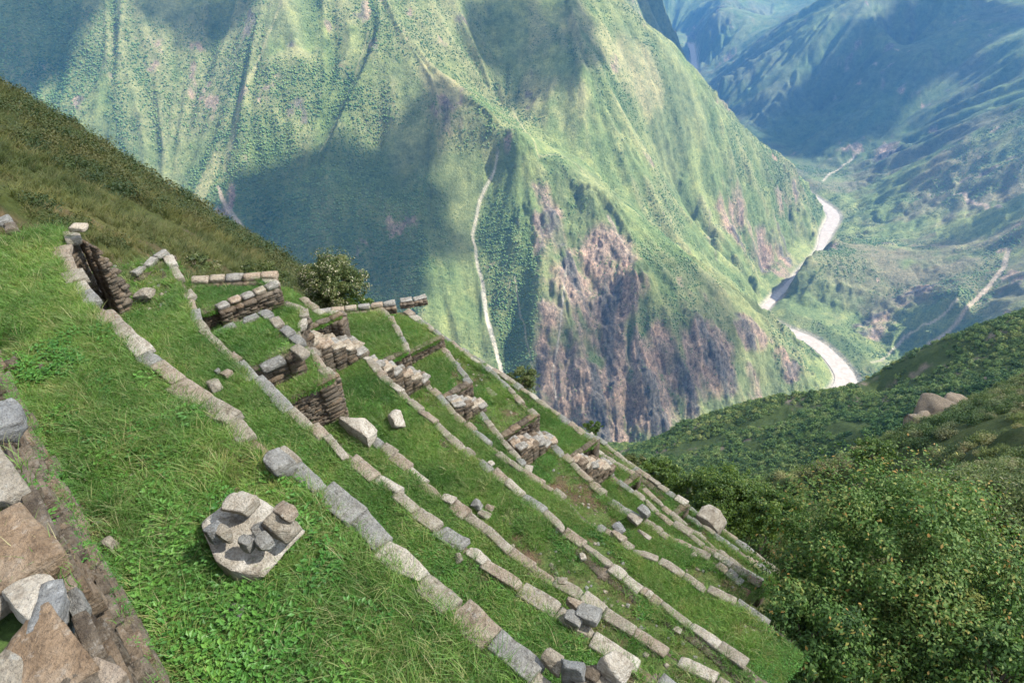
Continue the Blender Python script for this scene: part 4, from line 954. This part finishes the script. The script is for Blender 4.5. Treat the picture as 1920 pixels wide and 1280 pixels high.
# tufts on top of the foreground wall
n = 420; u = rng.random(n) * 4.5 + .8; w = -.48 + .34 * rng.random(n); k = fbm(u * 3, w * 3, 3, 7) > .47; u, w = u[k], w[k]
scatter("wall_top_grass", np.stack([u * DU[0] + w * DN[0], u * DU[1] + w * DN[1], np.full(len(u), -1.97)], 1), .4 + .35 * rng.random(len(u)), tall_p + big_p[:1], label="grass growing between the stones on top of the foreground wall")
# little plants in the wall joints
n = 700; u = rng.random(n) * 6 + .5; z = -4.5 + 2.4 * rng.random(n)
scatter("wall_face_plants", np.stack([u * DU[0] - .10 * DN[0], u * DU[1] - .10 * DN[1], z], 1), .2 + .45 * rng.random(n) ** 2, weed_p + short_p[:2], label="tiny ferns and moss in the joints of the foreground wall")

# grassy slope at the left: tussocks and dark scrub
def leafball(n, ls_, ncl=14, seed=0, cr=(.3, .5), flat=.85):
    g = np.random.default_rng(seed); c = g.normal(size=(ncl, 3)); c /= np.linalg.norm(c, axis=1)[:, None]; c *= g.uniform(.35, .72, (ncl, 1)); c[:, 2] = np.abs(c[:, 2]) * .9 + .05
    r = g.uniform(*cr, ncl); i = g.integers(0, ncl, n); d = g.normal(size=(n, 3)); d /= np.linalg.norm(d, axis=1)[:, None]
    p = c[i] + d * (r[i] * g.random(n) ** .3)[:, None]; p[:, 2] *= flat
    return p, d, i
def leaves(p, d, ls_, g, wid=.5, up=.5):
    n = len(p); nv = d + g.normal(0, .6, (n, 3)) + np.array([0, 0, up]); nv /= np.linalg.norm(nv, axis=1)[:, None]
    a = np.cross(nv, g.normal(size=(n, 3))); a /= np.linalg.norm(a, axis=1)[:, None]; b_ = np.cross(nv, a)
    L = (ls_ * g.uniform(.6, 1.3, n))[:, None]
    V = np.stack([p - a * L * .5, p + b_ * L * wid * .5 + nv * L * .1, p + a * L * .5, p - b_ * L * wid * .5 + nv * L * .1], 1).reshape(-1, 3)
    i = np.arange(n) * 4
    return V, np.stack([i, i + 1, i + 2, i + 3], 1)
def bushproto(name, n, ls_, mat, seed, **kw):
    g = np.random.default_rng(seed); p, d, _ = leafball(n, ls_, seed=seed, **kw); V, F = leaves(p, d, ls_, g); return proto(name, V, F, mat)
tuss_p = [proto("tussock", *tuft(46, .22, .55, .16, .022, .9, 3, 60 + s), M_tuss) for s in range(4)]
n = 42000; az = R(-62) + rng.random(n) * R(62); r_ = np.sqrt(11.5 ** 2 + rng.random(n) * (56 ** 2 - 11.5 ** 2)); x = r_ * np.sin(az); y = r_ * np.cos(az)
uu = x * DU[0] + y * DU[1]; ww = x * DN[0] + y * DN[1]
k = (uu > np.where(ww < 2.7, 12.3 - .2 * ww, 11.2 + .3 * np.clip(ww - 4, 0, 5))) & (fbm(x / 1.2, y / 1.2, 3, 8) > .36); x, y, r_ = x[k], y[k], r_[k]
scatter("tussock_slope_grass", np.stack([x, y, Hnear(x, y) - .05], 1), (.5 + .7 * rng.random(len(x))) * np.clip(r_ / 30, .5, 1), tuss_p, label="olive brown tussock grass covering the steep slope at the left")
shr_p = [bushproto("slope_shrub", 520, .12, M_dshrub, 70 + s) for s in range(3)]
n = 5000; az = R(-60) + rng.random(n) * R(60); r_ = np.sqrt(13 ** 2 + rng.random(n) * (52 ** 2 - 13 ** 2)); x = r_ * np.sin(az); y = r_ * np.cos(az); uu = x * DU[0] + y * DU[1]
k = (uu > 13.5) & (fbm(x / 4 + 4, y / 4, 4, 12) > .50); x, y, r_ = x[k], y[k], r_[k]
scatter("slope_scrub", np.stack([x, y, Hnear(x, y) - .1], 1), (.35 + .7 * rng.random(len(x)) ** 1.5) * np.clip(r_ / 30, .45, 1.1), shr_p, label="dark low scrub patches on the grassy slope at the left")
# trees of the wooded spur
mid_p = [bushproto("spur_crown", 330, .30, M_mid, 90 + s) for s in range(4)]
n = 60000
az = R(2) + rng.random(n) * R(46); r_ = np.sqrt(230 ** 2 + rng.random(n) * (800 ** 2 - 230 ** 2)); x = r_ * np.sin(az); y = r_ * np.cos(az)
k = (fbm(x / 30, y / 30, 4, 7) > .33) & (rng.random(n) < .7); x, y, r_ = x[k], y[k], r_[k]
scatter("spur_woodland", np.stack([x, y, Hnear(x, y) - .6], 1), 1.5 + 3.0 * rng.random(len(x)) ** 2, mid_p, label="dense dark green wood covering the spur below the terraces")

# bushes of the near right-hand slope
hb_p = [bushproto("slope_bush", 900, .13, M_bushL, 80 + s) for s in range(5)]
n = 9000; az = R(8) + rng.random(n) * R(50); r_ = np.sqrt(13 ** 2 + rng.random(n) * (210 ** 2 - 13 ** 2)); x = r_ * np.sin(az); y = r_ * np.cos(az)
n_b = 2600; azb = R(20) + rng.random(n_b) * R(45); rb = 14 + rng.random(n_b) * 50; x = np.concatenate([x, rb * np.sin(azb)]); y = np.concatenate([y, rb * np.cos(azb)]); r_ = np.hypot(x, y)
uu = x * DU[0] + y * DU[1]; ww = x * DN[0] + y * DN[1]
k = ((ww > 12.2) | (uu < .6) & (ww > 8.5)) & (fbm(x / 9, y / 9, 3, 3) > .36) & ((r_ > 42) | (np.arctan2(x, y) < R(21))); x, y, r_ = x[k], y[k], r_[k]
sc_ = (.5 + 1.1 * rng.random(len(x)) ** 1.5) * np.clip(r_ / 60, .45, 1.35)
scatter("slope_bushes", np.stack([x, y, Hnear(x, y) - .2], 1), sc_, hb_p, label="mixed olive and green bushes covering the slope at the right")
# undergrowth below the big tree
n = 900; u = -2.5 + rng.random(n) * 4.6; w = 5.5 + rng.random(n) * 8; k = (u < .9 + .12 * (w - 5)); u, w = u[k], w[k]; x = u * DU[0] + w * DN[0]; y = u * DU[1] + w * DN[1]
scatter("undergrowth", np.stack([x, y, Hnear(x, y) + .1], 1), .25 + .35 * rng.random(len(x)), hb_p[:3], label="dark undergrowth at the foot of the big tree")

# ---------------------------------------------------------------- trees and bushes: each one a thing
def tube(mb, pts, rads, n=7):
    pts = np.array(pts, float); V = []; m = len(pts)
    for i in range(m):
        d = pts[min(i + 1, m - 1)] - pts[max(i - 1, 0)]; d /= np.linalg.norm(d) + 1e-9; a = np.cross(d, (.3, .9, .2)); a /= np.linalg.norm(a); b_ = np.cross(d, a)
        for j in range(n): th_ = 6.283 * j / n; V.append(pts[i] + (a * math.cos(th_) + b_ * math.sin(th_)) * rads[i])
    F = [[i * n + j, i * n + (j + 1) % n, (i + 1) * n + (j + 1) % n, (i + 1) * n + j] for i in range(m - 1) for j in range(n)]
    mb.add(V, F)
def tree(name, label, px, py, s_, rad, nleaf, ls_, mat, seed, cat="tree", base_px=None, dens=.5, tips=.1, ncl=60, group=None, cr=(.16, .30)):
    g = np.random.default_rng(seed); c = atd(px, py, s_); rx, ry, rz = rad
    bx, by = c[0] + g.normal(0, .1), c[1] - .1; zb = float(H0(np.array([bx]), np.array([by]))[0]) - .1
    zb = min(zb, c[2] - rz * .6)
    th = empty(name, (bx, by, zb)); base = np.array([bx, by, zb]); tag(th, label, cat, group)
    cl = g.normal(size=(ncl, 3)); cl /= np.linalg.norm(cl, axis=1)[:, None]; rr2 = g.uniform(.45, .86, ncl) * (1 + .18 * (n3(cl * 2 + seed, 1.3, 2) - .5) * 2); cl = cl * rr2[:, None]
    crd = g.uniform(*cr, ncl); i = g.integers(0, ncl, nleaf); d = g.normal(size=(nleaf, 3)); d /= np.linalg.norm(d, axis=1)[:, None]
    p = cl[i] + d * (crd[i] * g.random(nleaf) ** .33)[:, None]
    # sprays that stick out beyond the outline
    ns = nleaf // 9; sp_ = g.normal(size=(ns // 30 + 1, 3)); sp_ /= np.linalg.norm(sp_, axis=1)[:, None]; j = g.integers(0, len(sp_), ns); f = g.uniform(.75, 1.12, ns)
    p = np.concatenate([p, sp_[j] * f[:, None] + g.normal(0, .035, (ns, 3))]); d = np.concatenate([d, sp_[j]]); i = np.concatenate([i, g.integers(0, ncl, ns)])
    P_ = p * (rx, ry, rz) + c; V, F = leaves(P_, d, ls_, g, .48, .5)
    tint = np.clip((.40 if 'big round leafy' in label else .27) + .16 * g.normal(size=len(p)) + .16 * g.normal(size=ncl)[i] , 0, .78)
    tint[rng.random(len(p)) < .008] = .8
    hi = (np.linalg.norm(p, axis=1) > .86) & (g.random(len(p)) < tips) ; tint[hi] = g.uniform(.8, 1, hi.sum())
    mk("crown", V - base, F, mat, th, attrs={'tint': ('FLOAT', np.repeat(tint, 4))})
    mb = MB(); cc = c - base
    tr_r = max(.03, rx * .045)
    tube(mb, [(0, 0, 0), cc * .35 + (.05, 0, 0), cc * .7 + (0, .05, 0), cc + (0, 0, rz * .2)], [tr_r * 1.3, tr_r, tr_r * .8, tr_r * .3])
    for m in range(12):
        e = cl[m % ncl] * (rx, ry, rz) * 1.02 + cc; st_ = cc * g.uniform(.5, .95)
        md_ = (st_ + e) / 2 + (0, 0, rz * .08); tube(mb, [st_, md_, e], [tr_r * .45, tr_r * .28, tr_r * .08], 5)
    V, F = mb.data(); mk("trunk", V, F, M_bark, th)
    return th
tree("leafy_tree", "big round leafy tree with orange young leaves filling the lower right corner", 1672, 1085, 11.6, (2.1, 2.1, 2.15), 110000, .066, M_crown, 1, ncl=150, tips=.09, cr=(.12, .24))
tree("leafy_tree", "leafy tree partly cut off by the right edge behind the big round one", 1935, 1060, 13.4, (1.9, 1.9, 1.9), 52000, .08, M_crown3, 2, ncl=80, tips=.0)
tree("leafy_bush", "low leafy bush pressed against the left foot of the big round tree", 1520, 1195, 10.4, (.95, .95, 1.0), 22000, .07, M_crown, 3, cat="bush", ncl=50, tips=.07)
tree("leafy_bush", "leafy bush at the bottom right corner below the big round tree", 1880, 1270, 9.8, (1.3, 1.3, .9), 22000, .07, M_crown, 4, cat="bush", ncl=50, tips=.02)
tree("dense_tree", "dense yellow-green tree just beyond the outer terrace corner", 1368, 945, 24, (1.55, 1.5, 1.15), 42000, .085, M_crown2, 5, ncl=90)
tree("dense_bush", "yellow-green bush between the terrace tip and the wooded spur", 1238, 888, 27, (.85, .8, .5), 12000, .08, M_crown2, 6, cat="bush", ncl=40)
tree("dense_bush", "small rounded green bush left of the dense yellow-green tree", 1290, 915, 25.5, (.75, .7, .6), 12000, .08, M_crown2, 7, cat="bush", ncl=40)
tree("dense_bush", "green bush between the dense tree and the big round tree", 1455, 960, 21, (.9, .9, .9), 15000, .08, M_crown2, 8, cat="bush", ncl=40)
tree("dense_bush", "pale dry-looking low bush at the tip of the terraces", 1190, 862, 27.5, (.45, .4, .28), 4000, .07, M_crown3, 9, cat="bush", ncl=24)
tree("blossom_tree", "small round tree with pale blossoms standing at the far terrace end", 624, 524, 17.5, (.86, .85, .72), 42000, .055, M_crown3, 10, ncl=80, tips=.22)
tree("dense_bush", "low green bush at the right foot of the blossoming tree", 672, 570, 17.6, (.4, .4, .22), 5000, .05, M_crown2, 11, cat="bush", ncl=20)
tree("dark_bush", "dark bush peeping over the outer terrace edge beside the scree tracks", 980, 712, 21, (.55, .5, .36), 8000, .055, M_crown3, 12, cat="bush", ncl=24, tips=.0)
tree("dark_bush", "small dark bush on the outer edge above a stacked corner", 1112, 800, 20.5, (.3, .3, .16), 2500, .05, M_crown2, 13, cat="bush", ncl=14, tips=.0)
tree("dark_bush", "leafy bush at the far end of the second lawn below the slope", 365, 500, 16.3, (.55, .5, .22), 5000, .05, M_crown3, 14, cat="bush", ncl=20, tips=.05)
tree("dark_bush", "olive bush between the left slope and the blossoming tree", 490, 515, 19.5, (.8, .6, .25), 6000, .06, M_crown3, 15, cat="bush", ncl=24, tips=.02)
tree("low_bush", "round green bush on the right-hand slope under the rock outcrop", 1640, 850, 70, (2.3, 2.2, 1.6), 9000, .2, M_crown2, 16, cat="bush", ncl=40, tips=0)
# rock outcrop on the right-hand slope
rkc = atd(1765, 778, 131); mb = MB()
for dx, dy, dz, l, d, h in ((0, 0, 0, 8, 6, 5), (-4, -2, -.6, 6, 5, 5), (4.5, 1, 0, 7, 5, 4), (1.5, -3, -1.6, 6, 5, 4), (-1, -4, -2.4, 5, 4, 4)):
    V, F = rock(l, d, h, 14, .1, 14, .2, .6); V = rotx(V, rng.normal(0, .2)); V = rotz(V, rng.random() * 3); mb.add(V + (dx, dy, dz), F)
V, F = mb.data()
tag(mk("rock_outcrop", V, F, ROCK['brown'], loc=rkc - (0, 0, .6)), "bare tan rock outcrop jutting from the bushy slope at the right", "rock outcrop")

# ---------------------------------------------------------------- unseen clouds, placed and shaped to shade parts of the land, and haze
M_cl, t, b = newmat("cloud_vapour")
b.inputs['Base Color'].default_value = (.85, .87, .9, 1); b.inputs['Roughness'].default_value = 1; b.inputs['Specular IOR Level'].default_value = 0
tr = nd(t, "ShaderNodeBsdfTranslucent"); tr.inputs[0].default_value = (.85, .88, .92, 1); ms = nd(t, "ShaderNodeMixShader"); ms.inputs[0].default_value = .5
o_ = [x for x in t.nodes if x.type == 'OUTPUT_MATERIAL'][0]
t.links.new(b.outputs[0], ms.inputs[1]); t.links.new(tr.outputs[0], ms.inputs[2]); t.links.new(ms.outputs[0], o_.inputs[0])
M_thin = M_cl.copy(); M_thin.name = "thin_cloud"; t = M_thin.node_tree
tp = nd(t, "ShaderNodeBsdfTransparent"); m2 = nd(t, "ShaderNodeMixShader"); m2.inputs[0].default_value = .80
ms_ = [x for x in t.nodes if x.type == 'MIX_SHADER' and x != m2][0]; o_ = [x for x in t.nodes if x.type == 'OUTPUT_MATERIAL'][0]
t.links.new(ms_.outputs[0], m2.inputs[1]); t.links.new(tp.outputs[0], m2.inputs[2]); t.links.new(m2.outputs[0], o_.inputs[0])
M_soft = M_thin.copy(); M_soft.name = "soft_cloud"
[x for x in M_soft.node_tree.nodes if x.type == 'MIX_SHADER' and x.inputs[0].default_value > .7][0].inputs[0].default_value = .36
M_cl = M_soft
M_dense = M_soft.copy(); M_dense.name = "dense_cloud"; [x for x in M_dense.node_tree.nodes if x.type == 'MIX_SHADER' and abs(x.inputs[0].default_value - .36) < .01][0].inputs[0].default_value = .08
CZ = 1500
def cloud(target, parts, label, mat=None):
    P0 = np.asarray(target, float); c = P0 + sd * ((CZ - P0[2]) / sd[2]); mb = MB()
    for dx, dy, r1, r2 in parts:
        V, F = ico(4, rng.integers(50), .55, 1); V[:, 2] = (V[:, 2] - .35) * 70; V[:, 0] *= r1; V[:, 1] *= r2
        mb.add(V + (dx, dy, 0), F)
    V, F = mb.data(); tag(mk("cloud", V, F, mat or M_cl, smooth=True, loc=c), label, kind='structure')
cloud((150, 330, -200), [(0, 0, 520, 480), (-350, -250, 500, 420), (300, 150, 330, 330)], "broad thin cloud over the terraces", M_thin)
cloud(hit(580, 440), [(0, 0, 400, 190), (-220, -60, 220, 160), (180, -130, 200, 130), (130, 210, 90, 130)], "cloud shading the lower left of the far slope")
cloud(hit(1260, 610), [(0, 0, 340, 150), (-130, -120, 220, 120), (170, -20, 160, 110)], "cloud shading the cliff", M_thin)
cloud(hit(40, 60), [(0, 0, 250, 260)], "cloud shading the far left slope")
cloud(hit(360, 25), [(0, 0, 170, 60), (90, -50, 60, 60)], "narrow cloud shading the top of the left slope")
cloud(hit(1000, 60), [(0, 0, 200, 80), (160, -90, 120, 70), (-180, 40, 120, 60)], "cloud shading the upper slope")
cloud(hit(1560, 200), [(0, 0, 300, 400), (260, 120, 300, 330), (-100, -250, 260, 220)], "cloud shading the blue ridge", M_dense)
cloud(hit(1250, 60), [(0, 0, 350, 200)], "cloud over the distant ranges", M_dense)
cloud(hit(1820, 440), [(0, 0, 130, 60)], "small cloud over the right bank")

mv = bpy.data.materials.new("haze_air"); mv.use_nodes = True; t = mv.node_tree; t.nodes.clear()
o_ = t.nodes.new("ShaderNodeOutputMaterial"); pv = t.nodes.new("ShaderNodeVolumePrincipled")
pv.inputs['Color'].default_value = (.13, .43, 1, 1); pv.inputs['Density'].default_value = .47e-4; pv.inputs['Anisotropy'].default_value = .1
t.links.new(pv.outputs[0], o_.inputs['Volume'])
x0, x1, y0, y1, z0, z1 = -7500, 7500, -1500, 10500, -1520, 1250
V = [(x, y, z) for x in (x0, x1) for y in (y0, y1) for z in (z0, z1)]
tag(mk("haze", V, [(0, 1, 3, 2), (4, 6, 7, 5), (0, 4, 5, 1), (2, 3, 7, 6), (0, 2, 6, 4), (1, 5, 7, 3)], mv), "thin bluish haze filling the canyon", kind='stuff')
